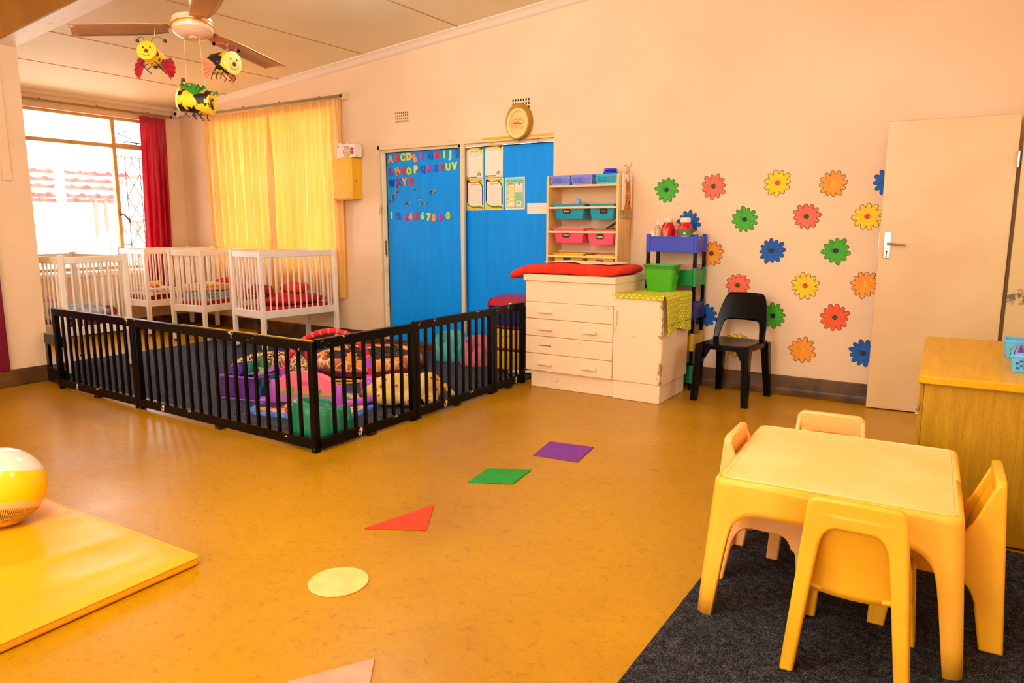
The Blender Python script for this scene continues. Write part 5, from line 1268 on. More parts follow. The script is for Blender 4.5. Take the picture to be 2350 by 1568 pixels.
def radio():
    t = thing('radio', 'small white radio with two red knobs standing on the yellow wall cabinet', 'radio', (-5.912, YB-.135, 2.051))
    W, D, H = .205, .105, .142
    mb = MB(); mb.prism(rrect(W, H, .018, 4, W/2, H/2), 'xz', 0, D); b = mb.build('case', PAPER, t, bevel=.004)
    mb = MB(); mb.cyl((.085, -.002, .062), (.085, .001, .062), .056, n=30); gr = mb.build('speaker', mat('speaker_cream', (246, 208, 150), .5), t)
    mb = MB()
    for k in range(8): 
        z = .018+.0125*k; w = math.sqrt(max(0, .054**2-(z-.062)**2)); mb.bb((.085-w, -.004, z-.0012), (.085+w, -.002, z+.0012))
    mb.tube([(.085+.056*math.cos(a), -.002, .062+.056*math.sin(a)) for a in [R(12*k) for k in range(30)]], .0014, 5, True); mb.build('speaker_bars', mat('speaker_lines', (120, 84, 40), .5), gr)
    RK = mat('red_knob', (220, 24, 16), .3)
    for z in (.088, .050): MB().cyl((.168, -.012, z), (.168, .002, z), .017, n=18).build('knob', RK, t, bevel=.003)
    MB().bb((.150, -.001, .115), (.165, .001, .130)).build('switch', _M['cap_white'], t, smooth=0)
    MB().bb((.012, -.001, .118), (.13, .001, .123)).build('tuning_strip', mat('speaker_lines2', (170, 120, 60), .5), t, smooth=0)
    MB().tube([(.02, .05, H), (.03, .05, H+.018), (.10, .05, H+.026), (.17, .05, H+.018), (.18, .05, H)], .004, 8).build('carry_handle', PAPER, t)
    o = MB(); o.prism([(0, 0), (.085, 0), (.080, .165), (.022, .165)], 'xz', -.015, .015); o = o.build('white_speaker_box', PAPER, bevel=.006); o.location = (-6.028, YB-.085, 2.051); tag(o, 'plain white upright device behind the radio on the yellow wall cabinet', 'device')
    MB().cyl((.035, -.017, .125), (.035, -.014, .125), .008).build('sensor', INK, o)
radio()
t = thing('security_camera', 'small white dome camera in the ceiling corner between the curtain rails', 'camera', (-8.90, 5.80, 2.80))
MB().bb((-.09, -.03, -.06), (.05, .05, .0)).build('bracket', PAPER, t, bevel=.012)
h = MB().ball((0, -.03, -.045), .045).build('dome', PAPER, t); MB().ball((.018, -.064, -.05), .020).build('lens', BLACK, h)

# ------------------------------------------------------------------ ceiling fan and the hanging mobiles
FC = Vector((-4.058, 2.775, 2.496)); FN = Vector((-.146, .115, .983)).normalized()
FD = [Vector((-.138, .981, -.135)).normalized(), Vector((-.78, -.625, -.042)).normalized(), Vector((.917, -.356, .178)).normalized()]
FANM = mat('fan_satin_beige', (206, 158, 106), .28, metal=.35); FANH = mat('fan_pink_cream', (244, 200, 170), .25, coat=.4)
def fan():
    q = Vector((0, 0, 1)).rotation_difference(FN); t = thing('ceiling_fan', 'three bladed beige ceiling fan tilted on its rod', 'fan', FC, rot=q.to_euler())
    qi = q.inverted()
    hub = MB().lathe([(0, -.062), (.05, -.060), (.085, -.050), (.112, -.030), (.118, -.012), (.118, .012), (.113, .016), (.118, .022), (.116, .040), (.09, .052), (.03, .056), (.022, .075), (0, .076)], n=40).build('motor_housing', FANH, t, smooth=30)
    MB().lathe([(.119, -.010), (.1215, -.006), (.1215, .002), (.119, .006)], n=40).build('trim_ring', mat('fan_gold', (210, 150, 30), .3, metal=.6), hub, smooth=50)
    MB().lathe([(0, -.070), (.02, -.068), (.024, -.060)], n=20).build('cap_nut', FANH, hub)
    up = qi @ Vector((0, 0, 1)); L = zc(FC.x) - FC.z - .06
    MB().cyl(up*.05, up*(L), .013).cyl(up*(L-.07), up*(L+.05), .035, .055).build('down_rod', FANH, t)
    for d in FD:
        u = (qi @ d).normalized(); w = Vector((0, 0, 1)).cross(u).normalized(); tl = math.tan(R(1.5))
        def f(a, b):
            r = .155 + .545*a; half = (.054 + .024*math.sin(min(1, a*2.6)*math.pi/2)); half *= (1-.06*a)
            skew = .030*a if b < .5 else 0
            rr = r + (-.05*(b)+.02)*(a > .97)
            s = (b-.5)*2*half
            return u*rr + w*s + Vector((0, 0, s*tl + .004*math.cos(s*30)))
        bl = MB().grid(f, 22, 6).build('blade', FANM, t, smooth=180, solid=.004)
        mb = MB()
        def g_(a, b): s = (b-.5)*2*(.020+.028*a**1.5); return u*(.105+.075*a) + w*s + Vector((0, 0, .004 + .012*math.sin(a*math.pi) + s*tl*a))
        mb.grid(g_, 8, 4); mb.build('blade_arm', FANM, bl, smooth=180, solid=.004)
fan()
CANY = mat('can_yellow_paint', (252, 206, 30), .5, c2=(248, 190, 16), scale=8); CANC = mat('can_cream', (250, 236, 130), .45)
HAND = mat('black_hand_print', (16, 10, 8), .6)
def noise_print(g_seed):   # black painted patches on yellow
    g = NG('can_print_%d' % g_seed, .5); f = g.noise(26, 3, vec=g.map((1, 1, 1), (g_seed, 0, 0)), dist=.8); big = g.noise(9, 2, vec=g.map((1, 1, 1), (0, g_seed, 0)))
    g.base(g.mix(g.ramp(g.math('ADD', g.math('MULTIPLY', big, .75), g.math('MULTIPLY', f, .35)), [(.56, (0, 0, 0)), (.58, (255, 255, 255))]), (252, 206, 24), (14, 10, 8))); return g.m
def can_mobile(label, c, axis, rad, ln, side, wing, wingcol, face, strings, feeler, fdark, fold=True):
    """painted tin bee: a can with a smiling lid, pleated paper wings, pipe cleaner legs and feelers; axis points to the face"""
    c = Vector(c); ax = Vector(axis).normalized(); q = ax.to_track_quat('X', 'Z'); t = thing('bee_mobile', label, 'mobile', c, rot=q.to_euler(), group='tin can bee mobiles under the fan'); qi = q.inverted()
    MB().lathe([(rad*.97, -ln/2), (rad, -ln/2+.004), (rad, ln/2-.012), (rad*.98, ln/2-.01), (rad*.98, ln/2)], n=32, M=Matrix.Rotation(R(90), 4, 'Y')).build('tin_body', side, t, smooth=40)
    lid = MB().lathe([(0, ln/2+.001), (rad*1.02, ln/2), (rad*1.05, ln/2-.004), (rad*1.05, ln/2+.008), (rad*.98, ln/2+.010), (0, ln/2+.008)], n=32, M=Matrix.Rotation(R(90), 4, 'Y')).build('face_lid', face, t, smooth=40)
    x = ln/2+.010
    MB().ball((x+.004, 0, -rad*.10), (.010, rad*.20, rad*.20)).build('nose', mat('brown_felt', (104, 66, 14), .8), lid)
    mb = MB(); mb.ball((x, -rad*.38, rad*.30), (.003, .005, .006), 8, 6); mb.ball((x, rad*.38, rad*.30), (.003, .005, .006), 8, 6); mb.build('eyes', INK, lid)
    MB().tube([(x, rad*.55*math.sin(a), -rad*.10-rad*.50*math.cos(a)) for a in [R(-55+11*k) for k in range(11)]], .0014, 5).build('smile', INK, lid)
    for sy in (-1, 1):     # pleated paper wings
        def f(u, v):
            a = R(-50 + 100*u); pl = .008*(1 if int(round(u*10)) % 2 else -1); r = .012 + .085*v
            if fold: return (-.01 + pl*v - .03*v, sy*(rad*.72 + r*math.cos(a)*.85), wing + r*math.sin(a)*.9 - .35*r*math.cos(a))
            return (-.01 + r*math.sin(a)*1.05, sy*(rad*.98 + .004 + r*math.cos(a)*.35), wing + pl*v*1.3 + .05*v)
        MB().grid(f, 10, 3).build('wing', wingcol, t, smooth=0, solid=.0012)
    for sy in (-1, 1):
        FM = mat(*feeler); p = bez((ln/2-.01, sy*rad*.3, rad), (ln/2+.0, sy*rad*.7, rad+.06), (ln/2-.05, sy*rad*1.5, rad+.03), 8)
        an = MB().tube(p, .0035, 6).build('feeler', FM, t); MB().ball(p[-1], .011, 10, 8).build('feeler_tip', fdark, an)
    LW = mat('leg_wire_%d' % int(ln*1000), (40, 34, 60), .6)
    for k in range(3):
        x0 = -.05+.04*k
        MB().tube([(x0, -rad*.5, -rad*.85), (x0+.01, -rad*.9, -rad*1.25), (x0-.015, -rad*.6, -rad*1.5)], .003, 5).build('pipe_cleaner_leg', LW, t)
        MB().tube([(x0, rad*.5, -rad*.85), (x0+.01, rad*.9, -rad*1.25), (x0-.02, rad*1.0, -rad*1.5)], .003, 5).build('pipe_cleaner_leg', LW, t)
    mb = MB()
    for a, b in strings: mb.tube([qi @ (Vector(a)-c), qi @ (Vector(b)-c)], .0016, 5)
    mb.build('string', STRING, t)
viewd = Vector((0, 0, 1.33))
RED_P = mat('red_crepe', (206, 26, 20), .7, c2=(150, 6, 40), scale=18); ORP = mat('orange_red_crepe', (240, 84, 24), .7, c2=(206, 40, 24), scale=16); PNK = mat('salmon_crepe', (252, 150, 110), .7); GRP = mat('green_crepe', (40, 140, 20), .7, c2=(20, 90, 14), scale=18)
c1 = Vector((-4.248, 2.621, 2.329)); 
can_mobile('tin can bee with a yellow smiling face and red paper wings, left under the fan', c1, Vector((.54, -.76, .20)), .054, .13, noise_print(3), -.035, RED_P, CANY, [(c1+Vector((.02, 0, .05)), c1+Vector((.02, .02, .165)))], ('green_pipe', (80, 150, 20), .8), mat('brown_bead', (84, 34, 14), .5))
c2 = Vector((-4.114, 3.014, 2.339))
can_mobile('tin can bee with a cream face and pink feelers, right under the fan', c2, Vector((.93, .12, -.05)), .066, .155, noise_print(8), -.02, PNK, CANC, [(c2+Vector((.03, 0, .06)), c2+Vector((.03, .03, .16)))], ('pink_pipe', (244, 80, 110), .8), BLACK)
c3 = Vector((-4.059, 2.773, 2.07))
can_mobile('tin can bee seen from the side with a green paper wing, lowest under the fan', c3, Vector((-.83, -.55, .12)), .070, .185, noise_print(14), .03, GRP, CANC, [(c3+Vector((-.05, -.03, .06)), c3+Vector((-.045, -.03, .37))), (c3+Vector((.045, .03, .06)), c3+Vector((.03, .02, .37)))], ('green_pipe', (80, 150, 20), .8), mat('brown_bead', (84, 34, 14), .5), False)

# ------------------------------------------------------------------ toys inside the playpen
def infant_seat(label, m, loc, rz, s=1.0):
    """soft moulded infant floor seat: high back, leg openings either side of a centre post; front faces -Y"""
    t = thing('infant_floor_seat', label, 'infant seat', loc, rz, 'moulded infant floor seats')
    def top(a):      # rim height round the seat, a=0 front
        c = math.cos(a); back = .285 - .075*((1+c)/2)**.8
        leg = math.exp(-((abs(a)-.62)/.26)**2)
        return s*(back - .085*leg)
    def rad(a, z): return s*((.195 - .030*z/(s*.28)) * (1 + .03*math.cos(2*a)))
    n = 48; rings = []
    A = [-math.pi + 2*math.pi*k/n for k in range(n)]
    def P(a, r, z): return (r*math.sin(a), -r*math.cos(a), z)
    rings.append([P(a, rad(a, 0)*.96, .0) for a in A]); rings.append([P(a, rad(a, 0), .02*s) for a in A])
    for k in (.35, .7, .92): rings.append([P(a, rad(a, top(a)*k), top(a)*k) for a in A])
    rings.append([P(a, rad(a, top(a))-.008*s, top(a)-.004) for a in A]); rings.append([P(a, rad(a, top(a))-.028*s, top(a)) for a in A]); rings.append([P(a, rad(a, top(a))-.050*s, top(a)-.006) for a in A])
    rings.append([P(a, s*.118, .60*top(a)) for a in A]); rings.append([P(a, s*.10, .085*s) for a in A]); rings.append([P(a, s*.05, .072*s) for a in A])
    MB().loft(rings).build('shell', m, t, smooth=180)
    MB().ball((0, -.125*s, .12*s), (.030*s, .034*s, .085*s)).build('centre_post', m, t, smooth=180)
    return t
    return t
infant_seat('emerald green infant floor seat in the front corner of the playpen, seen from behind', mat('emerald_foam', (24, 150, 100), .32, c2=(18, 136, 90), scale=3), (-3.41, 3.06, .0115), 150, 1.0).scale = (1.04, 1.0, .86)
infant_seat('aqua infant floor seat in front of the blue doors', mat('aqua_foam', (72, 176, 176), .5, c2=(52, 156, 158), scale=12), (-4.30, 5.56, .0115), 25, .98)
infant_seat('dusty pink infant floor seat partly behind the red toy shelf', mat('pink_foam', (206, 110, 124), .5, c2=(190, 92, 108), scale=12), (-3.92, 5.50, .0115), 40, .95)
# purple fabric toy box
def sea_print():
    g = NG('sea_print', .8); v = g.n('ShaderNodeTexVoronoi', Scale=24.0); g.l(g.map((1, 1, .8)), v.inputs['Vector'])
    s = g.n('ShaderNodeSeparateXYZ'); g.l(v.outputs['Color'], s.inputs[0])
    g.base(g.ramp(s.outputs[0], [(0, (10, 40, 110)), (.32, (20, 110, 170)), (.52, (250, 130, 30)), (.68, (16, 120, 80)), (.80, (250, 206, 190)), (.9, (20, 20, 50))], True)); return g.m
PURP = mat('purple_felt', (104, 44, 142), .85, c2=(84, 30, 118), scale=9, bump=.3, bscale=60)
t = thing('toy_box', 'purple fabric toy box with a printed sea creature side', 'toy box', (-4.665, 3.50, .0115), 12)
W, D, H = .33, .31, .18
mb = MB()
for a, b in (((-W/2, -D/2, 0), (W/2, -D/2+.012, H)), ((-W/2, D/2-.012, 0), (W/2, D/2, H)), ((-W/2, -D/2, 0), (-W/2+.012, D/2, H)), ((W/2-.012, -D/2, 0), (W/2, D/2, H)), ((-W/2, -D/2, 0), (W/2, D/2, .01))): mb.bb(a, b)
mb.build('box', PURP, t, bevel=.004)
MB().bb((W/2-.001, -D/2+.004, .004), (W/2+.003, D/2-.004, H-.004)).build('printed_side', sea_print(), t, smooth=0)
MB().tube([(-W/2, -D/2, H), (W/2, -D/2, H), (W/2, D/2, H), (-W/2, D/2, H)], .007, 8, True).build('top_binding', mat('lilac_binding', (166, 104, 190), .8), t)
MB().tube([(-W/2, -D/2, .006), (W/2, -D/2, .006), (W/2, D/2, .006)], .006, 8).build('bottom_binding', _M['lilac_binding'], t)
MB().grid(lambda u, v: (W/2-.13+.14*u, -D/2+.02+(D-.03)*v, H+.005+.05*math.sin(u*2.6)*(.5+.5*v)), 8, 8).build('open_flap', _M['lilac_binding'], t, smooth=180, solid=.006)
INDI = mat('indigo_plush', (36, 16, 100), .8); TEP = mat('teal_plush', (16, 120, 104), .8); GRN = mat('sage_plush', (76, 120, 66), .9, bump=.4, bscale=80)
def in_box(x, y, z): a = R(12); return (-4.665 + x*math.cos(a) - y*math.sin(a), 3.50 + x*math.sin(a) + y*math.cos(a), z)
t = thing('stuffed_ring', 'indigo and teal stuffed fish toy in the purple toy box', 'toy', in_box(-.05, -.05, .175), 20)
MB().ball((0, 0, .05), (.06, .055, .06)).build('body', INDI, t, smooth=180); MB().lathe([(.022, -.02), (.045, -.01), (.05, .01), (.03, .02), (.022, -.02)], M=T(-.01, -.05, .055) @ RX(90)).build('mouth_ring', mat('violet_plush', (90, 50, 170), .8), t, smooth=180)
MB().ball((.07, .0, .05), (.035, .05, .07)).build('tail', TEP, t, smooth=180); MB().box((-.05, -.045, .08), (.008, .006, .03)).build('yellow_tag', mat('tag_yellow', (240, 190, 10), .6), t)
t = thing('plush_caterpillar', 'sage green plush arching out of the purple toy box', 'toy', in_box(.06, .05, .15), 10)
MB().tube(bez((-.07, .02, .02), (0, 0, .26), (.07, -.02, .02), 12), lambda s: .034 + .006*math.sin(s*18), 12).build('body', GRN, t, smooth=180); MB().ball((.055, -.09, .055), (.06, .05, .05)).build('head', mat('pale_sage', (130, 170, 116), .9), t, smooth=180); MB().ball((.04, -.135, .09), .013).ball((.075, -.13, .09), .013).build('eyes', INK, t)
# leopard cushion
g = NG('leopard_print', .85); v = g.n('ShaderNodeTexVoronoi', Scale=44.0, distance='EUCLIDEAN'); g.l(g.tc.outputs['Object'], v.inputs['Vector'])
nz = g.noise(60, 3); d = g.math('ADD', v.outputs['Distance'], g.math('MULTIPLY', g.math('SUBTRACT', nz, .5), .5))
g.base(g.ramp(d, [(0, (180, 120, 60)), (.22, (20, 12, 10)), (.48, (232, 190, 130))], True)); LEO = g.m
t = thing('nursing_cushion', 'leopard print curved cushion lying behind the purple toy box', 'cushion', (-5.02, 3.93, .0115), 0)
pts = [(.36*math.cos(a), .20*math.sin(a), .085 + .045*math.sin(a)) for a in [R(200-11*k) for k in range(21)]]
MB().tube(pts, lambda s: .088*(.62+.38*math.sin(math.pi*min(max(s, .0), 1))**.6), 18).build('cushion', LEO, t, smooth=180)
MB().ball((.352, -.045, .07), (.085, .10, .062)).build('tan_end', mat('tan_plush', (196, 140, 84), .85, c2=(226, 180, 126), scale=14), t, smooth=180)
MB().ball((-.06, .19, .135), (.07, .06, .055)).build('tan_patch', _M['tan_plush'], t, smooth=180)
# giraffe boat cushion with dark zebra inside
g = NG('giraffe_print', .8); v = g.n('ShaderNodeTexVoronoi', Scale=11.0, feature='DISTANCE_TO_EDGE'); g.l(g.tc.outputs['Object'], v.inputs['Vector'])
v2 = g.n('ShaderNodeTexVoronoi', Scale=11.0); g.l(g.tc.outputs['Object'], v2.inputs['Vector']); s2 = g.n('ShaderNodeSeparateXYZ'); g.l(v2.outputs['Color'], s2.inputs[0])
pat = g.ramp(s2.outputs[0], [(0, (206, 104, 44)), (.4, (236, 150, 40)), (.7, (180, 70, 40))], True)
g.base(g.mix(g.math('LESS_THAN', v.outputs['Distance'], .055), pat, (250, 206, 150))); GIR = g.m
g = NG('zebra_print', .8); w = g.n('ShaderNodeTexWave', Scale=3.2, Distortion=5.0, Detail=1.5, bands_direction='Y'); g.l(g.tc.outputs['Object'], w.inputs['Vector'])
g.base(g.ramp(w.outputs['Fac'], [(0, (16, 10, 10)), (.66, (26, 18, 14)), (.72, (176, 140, 90)), (.80, (110, 84, 30)), (.86, (18, 12, 10))])); ZEB = g.m
t = thing('baby_nest', 'round baby nest cushion with giraffe print rim and dark zebra inside', 'cushion', (-4.68, 4.80, .0115), 30)
ring = [(.43*math.cos(a), .43*math.sin(a), .088) for a in [R(9*k) for k in range(40)]]
MB().tube(ring, .068, 14, True).build('rim', GIR, t, smooth=180)
MB().lathe([(0, .0), (.44, .0), (.51, .02), (.51, .055), (.47, .07), (.42, .05), (0, .05)], n=40).build('base', mat('maroon_plush', (110, 6, 34), .85), t, smooth=40)
def zb_(u, v): a = 2*math.pi*u; r = .41*v; return (r*math.cos(a), r*math.sin(a), .095 + .030*noise.noise(Vector((r*math.cos(a)*6, r*math.sin(a)*6, 2))) + .05*v**3)
MB().grid(zb_, 36, 8).build('inner_pad', ZEB, t, smooth=180)
o = MB().tube([(.16*math.cos(a), .07*math.sin(a) - .0, .012) for a in [R(18*k) for k in range(20)]], .009, 8, True).build('ribbon_loop', mat('amber_ribbon', (240, 170, 20), .7)); o.location = (-4.42, 4.20, .0115); o.rotation_euler = (0, 0, R(35)); tag(o, 'amber ribbon loop lying on the carpet in front of the round baby nest', 'ribbon')
# yellow dog shaped pillow
g = NG('yellow_print_plush', .85); v = g.n('ShaderNodeTexVoronoi', Scale=16.0); g.l(g.tc.outputs['Object'], v.inputs['Vector'])
f = g.noise(5, 3); b_ = g.ramp(f, [(.35, (226, 184, 60)), (.65, (250, 214, 130))]); g.base(g.mix(g.math('LESS_THAN', v.outputs['Distance'], .22), b_, (190, 96, 40))); DOGM = g.m
t = thing('animal_pillow', 'yellow printed animal shaped pillow lying beside the right fence', 'pillow', (-3.56, 3.98, .0115), 25)
mb = MB()
for c, r in (((0, 0, .11), (.24, .15, .11)), ((.20, .02, .12), (.12, .12, .11)), ((-.20, -.04, .07), (.10, .07, .065)), ((-.10, .17, .06), (.08, .11, .06)), ((-.05, -.14, .06), (.12, .08, .06)), ((.10, -.13, .06), (.07, .10, .055)), ((.26, -.10, .05), (.05, .09, .03)), ((.14, .17, .05), (.07, .09, .045))): mb.ball(c, r)
mb.build('body', DOGM, t, smooth=180, remesh=.014)
MB().grid(lambda u, v: (.28+.02*u+.12*v, .10+.10*(u-.5)*(1-v*.6)+.02*v, .12-.11*v+.01*math.sin(6*u)), 8, 8).build('ear', DOGM, t, smooth=180, solid=.012)
MB().grid(lambda u, v: (.22+.07*v, -.20+.10*(u-.5)*(1-v*.4)-.03*v, .10-.09*v), 8, 8).build('ear', DOGM, t, smooth=180, solid=.012)
MB().ball((-.285, -.06, .06), (.028, .022, .022)).build('foot_tip', mat('maroon_dots', (130, 50, 24), .8), t)
# play gym: quilt, pink panel, arch
g = NG('play_quilt', .85); v = g.n('ShaderNodeTexVoronoi', Scale=7.5); g.l(g.map((1, 1, 1)), v.inputs['Vector']); s = g.n('ShaderNodeSeparateXYZ'); g.l(v.outputs['Color'], s.inputs[0])
wv = g.n('ShaderNodeTexWave', Scale=9.0, Distortion=4.0); g.l(g.tc.outputs['Object'], wv.inputs['Vector'])
c = g.ramp(s.outputs[0], [(0, (250, 204, 170)), (.38, (90, 180, 40)), (.50, (230, 60, 30)), (.62, (250, 200, 170)), (.75, (250, 150, 170)), (.86, (90, 20, 90)), (.93, (244, 170, 40))], True)
g.base(g.mix(g.math('MULTIPLY', g.math('GREATER_THAN', wv.outputs['Fac'], .86), .8), c, (30, 20, 30))); QUILT = g.m
BLQ = mat('blue_quilt_edge', (70, 110, 210), .85, c2=(110, 150, 230), scale=20, bump=.5, bscale=60)
t = thing('play_gym', 'pink and purple baby play gym with striped arch on a quilted mat', 'play gym', (-3.985, 3.56, .0115), 14)
mb = MB(); o1 = rrect(.86, .74, .20, 8)
mb.loft([[(x, y, 0) for x, y in o1], [(x*1.0, y, .012) for x, y in o1], [(x*.97, y*.965, .022) for x, y in o1], [(x*.90, y*.88, .020) for x, y in o1]], cap=True); mb.build('mat_border', BLQ, t, smooth=60)
mb = MB(); o2 = rrect(.77, .64, .15, 8); mb.loft([[(x, y, .016) for x, y in o2], [(x, y, .0245) for x, y in o2]]); mb.build('printed_quilt', QUILT, t, smooth=30)
PKP = mat('pink_toy_plastic', (250, 120, 140), .35); PUP = mat('purple_toy_plastic', (184, 80, 196), .3); LIM = mat('lime_toy', (150, 190, 10), .5); MGC = mat('mauve_cloth', (190, 120, 180), .8)
px0 = -.30; py0 = -.07
pan = [(px0, .03), (px0, .16)] + [(p.x, p.y) for p in bez((px0, .17, 0), (px0+.04, .262, 0), (px0+.24, .268, 0), 8)] + [(p.x, p.y) for p in bez((px0+.26, .268, 0), (px0+.46, .262, 0), (px0+.50, .17, 0), 8)] + [(px0+.50, .03)]
pn = MB().prism(pan, 'xz', py0-.02, py0+.03).build('piano_panel', PKP, t, bevel=.006, seg=2)
MB().bb((px0+.02, py0-.024, .03), (px0+.48, py0-.019, .105)).build('cloth_skirt', MGC, pn, bevel=.002)
MB().bb((px0+.01, py0-.027, .10), (px0+.49, py0-.022, .116)).build('lime_band', LIM, pn, bevel=.002)
for x in (.13, .36): MB().tube([(px0+x-.02, py0-.03, .05), (px0+x, py0-.03, .11), (px0+x+.01, py0-.03, .15)], .010, 6).build('lime_bow', LIM, pn)
MB().prism(rrect(.10, .03, .012, 3, px0+.27, .185), 'xz', py0-.024, py0-.018).build('carry_slot', mat('rose_plastic', (230, 90, 116), .4), pn, smooth=0)
for x in (px0-.03, px0+.53):
    MB().lathe([(0, 0), (.042, .002), (.040, .14), (.03, .165), (0, .17)], (x, py0, .022), 20).build('side_post', PUP, t, smooth=50)
MB().tube([(px0+.52, py0, .04), (px0+.62, py0+.10, .05), (px0+.70, py0+.22, .06)], .028, 10).build('base_tube', PUP, t); MB().tube([(px0-.02, py0, .04), (px0-.14, py0-.02, .03)], .026, 10).build('base_tube', PUP, t)
gb = MB().ball((.235, .33, .11), (.075, .075, .075)).build('purple_ball', PUP, t, smooth=180)
g = NG('striped_arch', .6); at = g.n('ShaderNodeAttribute'); at.attribute_name = 'UVMap'; sx = g.n('ShaderNodeSeparateXYZ'); g.l(g.tc.outputs['UV'], sx.inputs[0])
g.base(g.mix(g.math('LESS_THAN', g.math('FRACT', g.math('MULTIPLY', sx.outputs[0], 17.0)), .22), (206, 16, 50), (250, 110, 70)))
A0, A1, AH = Vector((-.46, .20, .05)), Vector((.24, .34, .17)), .50
def arc(s): 
    p = A0.lerp(A1, (1-math.cos(math.pi*s))/2); p.z += (AH-.10)*math.sin(math.pi*s)**.85; return p
def af(u, v):
    p = arc(.0+u); d = (arc(min(1, u+.01)) - arc(max(0, u-.01))).normalized(); e = Vector((-.2, .98, 0)); n_ = d.cross(e).normalized(); e = n_.cross(d)
    return p + (e*math.cos(2*math.pi*v) + n_*math.sin(2*math.pi*v))*.023
MB().grid(af, 60, 12, uv=lambda u, v: (u, v)).build('striped_arch', g.m, t, smooth=180)
for s_ in (.08, .93): p = arc(s_); MB().cyl(p-Vector((0, 0, .04)), p+Vector((0, 0, .04)), .030, n=14).build('arch_socket', PUP, t)
MB().tube([arc(.38)+Vector((0, 0, -.02)), arc(.38)+Vector((.005, 0, -.10))], .004, 6).grid(lambda u, v: arc(.38)+Vector((-.035+.06*u, 0, -.10-.09*v*(1-.5*abs(u-.5)))), 4, 4).build('red_dangler', mat('red_toy', (236, 40, 20), .6), t, solid=.008)
MB().tube([arc(.66)+Vector((.022*math.cos(a), 0, -.055+.035*math.sin(a))) for a in [R(20*k) for k in range(15)]], .006, 6).build('teal_link', mat('teal_link', (90, 200, 220), .4), t)
p = arc(.70); MB().prism([(p.x + .045*(1+.18*math.cos(8*a))*math.cos(a), p.z-.17+.045*(1+.18*math.cos(8*a))*math.sin(a)) for a in [R(9*k) for k in range(40)]], 'xz', p.y-.01, p.y+.01).build('orange_sun', mat('sun_orange', (250, 150, 50), .6), t)
p = arc(.86); MB().tube([p+Vector((.03*math.cos(a), 0, -.07+.045*math.sin(a))) for a in [R(20*k) for k in range(18)]], .006, 6, True).build('lime_link', mat('lime_link', (180, 220, 20), .4), t)
# red toy shelf with bins
REDP = mat('crimson_plastic', (176, 8, 40), .4)
t = thing('toy_shelf', 'crimson toy organiser with navy and yellow bins at the back end of the playpen', 'shelf', (-3.705, 5.33, .0115))
W, D = .40, .30
for x in (0, W-.02): MB().prism([(0, 0), (D, 0), (D, .68), (.04, .66), (0, .60)], 'yz', x, x+.02).build('side', REDP, t, bevel=.003)
MB().prism([(0, .60), (.04, .66), (D, .68), (D, .665), (.045, .645), (.012, .595)], 'yz', .0, W).build('top', REDP, t, bevel=.003)
for z in (.012, .205, .405): MB().bb((.02, .0, z), (W-.02, D, z+.014)).build('shelf_rail', REDP, t, bevel=.002)
MB().bb((.02, D-.01, .0), (W-.02, D, .66)).build('back', REDP, t, smooth=0)
def toybin(label, z, h, m):
    b = thing('toy_bin', label, 'bin', (-3.505, 5.47, .0115+z), 0, 'bins in the crimson toy organiser')
    w, d = .35, .265
    MB().loft([[(x, y, zz) for x, y in rrect(w*s, d*s, .02, 3)] for s, zz in ((.94, 0), (1, h-.02), (1.0, h), (.96, h), (.91, .008))]).build('body', m, b, smooth=40)
    MB().bb((-w/2, -d/2-.006, h-.038), (w/2, -d/2+.002, h)).prism([(-.09, h-.038), (.09, h-.038), (.05, h-.062), (-.05, h-.062)], 'xz', -d/2-.006, -d/2+.002).build('front_lip', m, b, bevel=.002)
YB_ = mat('yellow_toy_bin', (226, 180, 10), .4); NVB = mat('navy_toy_bin', (10, 24, 90), .4)
toybin('yellow bin on the lowest level of the crimson toy organiser', .027, .165, YB_); toybin('yellow bin on the middle level of the crimson toy organiser', .220, .170, YB_); toybin('navy bin on the top level of the crimson toy organiser', .420, .16, NVB)
# white drying rack with yellow cap
t = thing('drying_rack', 'folded white metal drying rack with yellow end cap between fence and cream cabinet', 'drying rack', (-3.30, 5.15, 0))
WMT = mat('white_metal', (250, 226, 206), .35)
MB().cyl((-.03, 0, .650), (.205, 0, .668), .012).build('top_tube', WMT, t); MB().ball((-.035, 0, .650), (.02, .018, .020)).build('yellow_cap', mat('yellow_cap', (246, 206, 60), .4), t)
MB().cyl((-.04, 0, .062), (.205, 0, .092), .013).ball((-.04, 0, .062), .014).build('bottom_tube', WMT, t)
for x in (.012, .075): MB().cyl((x, 0, .07), (x+.008, 0, .655), .006).build('upright', WMT, t)
MB().tube([(-.01, -.05, .003), (.04, 0, .075), (.10, -.05, .003)], .005, 6).build('foot_brace', WMT, t); MB().ball((.10, -.05, .007), .006).ball((-.01, -.05, .007), .006).build('foot_caps', WMT, t)

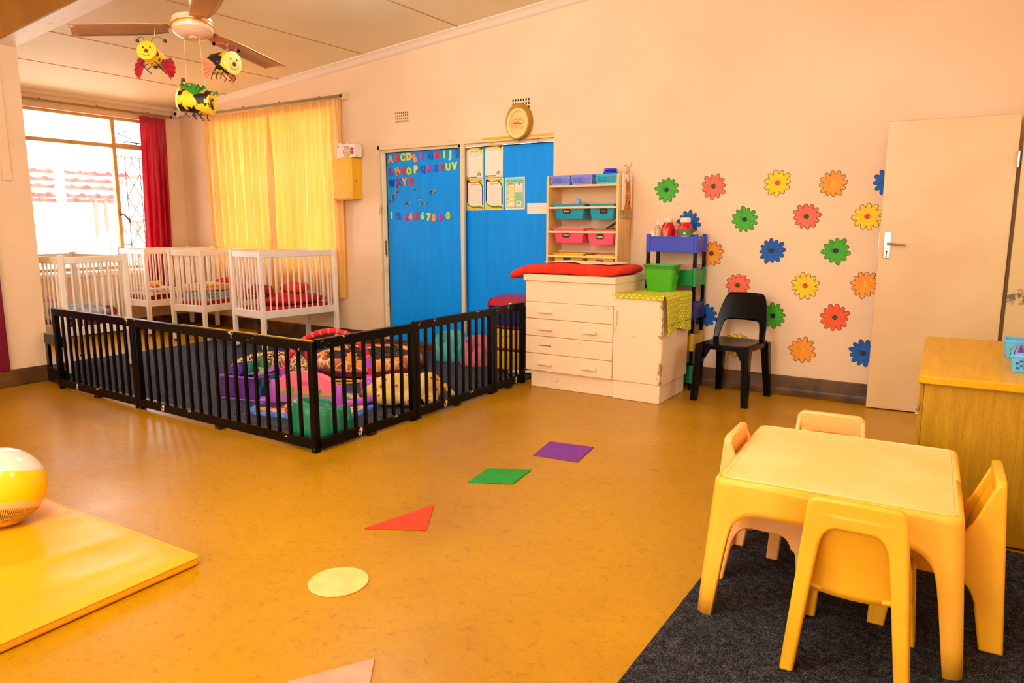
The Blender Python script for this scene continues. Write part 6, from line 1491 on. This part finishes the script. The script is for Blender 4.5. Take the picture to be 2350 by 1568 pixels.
# ------------------------------------------------------------------ outside the left window
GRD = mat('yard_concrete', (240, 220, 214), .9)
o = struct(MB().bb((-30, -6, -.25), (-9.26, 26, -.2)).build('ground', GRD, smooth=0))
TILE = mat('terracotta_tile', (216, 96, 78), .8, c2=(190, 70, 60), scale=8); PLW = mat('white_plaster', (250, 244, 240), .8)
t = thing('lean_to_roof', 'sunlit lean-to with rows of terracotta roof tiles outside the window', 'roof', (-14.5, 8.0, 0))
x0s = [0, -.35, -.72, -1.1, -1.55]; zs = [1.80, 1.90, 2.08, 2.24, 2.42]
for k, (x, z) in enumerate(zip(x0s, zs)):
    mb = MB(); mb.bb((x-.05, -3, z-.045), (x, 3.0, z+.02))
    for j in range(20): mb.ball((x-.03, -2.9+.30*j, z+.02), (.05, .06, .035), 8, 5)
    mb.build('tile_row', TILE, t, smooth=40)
    if k < 4: MB().prism([(x-.05, z-.01), (x0s[k+1], zs[k+1]-.05), (x0s[k+1], zs[k+1]-.07), (x-.05, z-.03)], 'xz', -3, 3).build('roof_slope', PLW, t, smooth=0)  # slopes whitened for overexposure instead of tile colour
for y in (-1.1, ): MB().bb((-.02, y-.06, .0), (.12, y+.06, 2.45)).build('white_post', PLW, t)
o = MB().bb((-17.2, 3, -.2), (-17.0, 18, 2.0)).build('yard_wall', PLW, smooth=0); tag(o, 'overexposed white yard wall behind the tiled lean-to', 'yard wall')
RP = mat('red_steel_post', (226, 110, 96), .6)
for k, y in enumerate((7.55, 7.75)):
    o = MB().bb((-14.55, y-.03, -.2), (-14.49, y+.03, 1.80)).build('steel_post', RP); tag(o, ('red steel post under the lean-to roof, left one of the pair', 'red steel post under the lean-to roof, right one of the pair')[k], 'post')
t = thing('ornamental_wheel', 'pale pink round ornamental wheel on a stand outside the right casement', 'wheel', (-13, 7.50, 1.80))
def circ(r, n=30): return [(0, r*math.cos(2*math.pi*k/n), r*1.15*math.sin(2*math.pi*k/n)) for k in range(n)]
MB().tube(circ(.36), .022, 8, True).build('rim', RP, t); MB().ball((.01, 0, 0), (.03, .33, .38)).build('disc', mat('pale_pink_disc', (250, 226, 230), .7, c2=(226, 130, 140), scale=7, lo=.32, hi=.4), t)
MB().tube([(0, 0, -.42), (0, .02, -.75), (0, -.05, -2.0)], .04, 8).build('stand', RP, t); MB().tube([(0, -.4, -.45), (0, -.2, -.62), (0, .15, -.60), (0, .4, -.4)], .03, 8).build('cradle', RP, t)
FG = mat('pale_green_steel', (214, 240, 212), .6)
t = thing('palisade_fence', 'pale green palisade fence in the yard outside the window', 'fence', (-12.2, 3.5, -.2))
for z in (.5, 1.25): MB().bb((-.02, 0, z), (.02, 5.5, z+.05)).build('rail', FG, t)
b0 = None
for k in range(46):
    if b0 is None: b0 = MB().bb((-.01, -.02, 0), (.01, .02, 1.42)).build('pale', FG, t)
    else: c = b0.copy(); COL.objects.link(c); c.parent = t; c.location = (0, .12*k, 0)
# plants catching the light behind the palisade
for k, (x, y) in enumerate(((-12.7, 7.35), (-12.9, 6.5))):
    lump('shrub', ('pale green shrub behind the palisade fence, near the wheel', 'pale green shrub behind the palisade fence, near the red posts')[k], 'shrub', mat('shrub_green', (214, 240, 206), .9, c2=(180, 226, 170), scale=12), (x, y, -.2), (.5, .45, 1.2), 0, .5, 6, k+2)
# ------------------------------------------------------------------ made-up rods and holders at the fill points (overhead, above the picture)
for k, (lx, ly) in enumerate(FILLS):
    z = zc(lx)
    dr = .02 if ly > 3 else .55
    f = struct(MB().cyl((lx, ly, z-.012), (lx, ly, z+.002), .05).cyl((lx, ly, z-dr), (lx, ly, z-.01), .006).build('ceiling_lamp_rod', WHITE))
    MB().lathe([(0, 0), (.03, 0), (.032, -.05), (0, -.05)], (lx, ly, z-dr), 16).build('lamp_holder', WHITE, f, smooth=40)
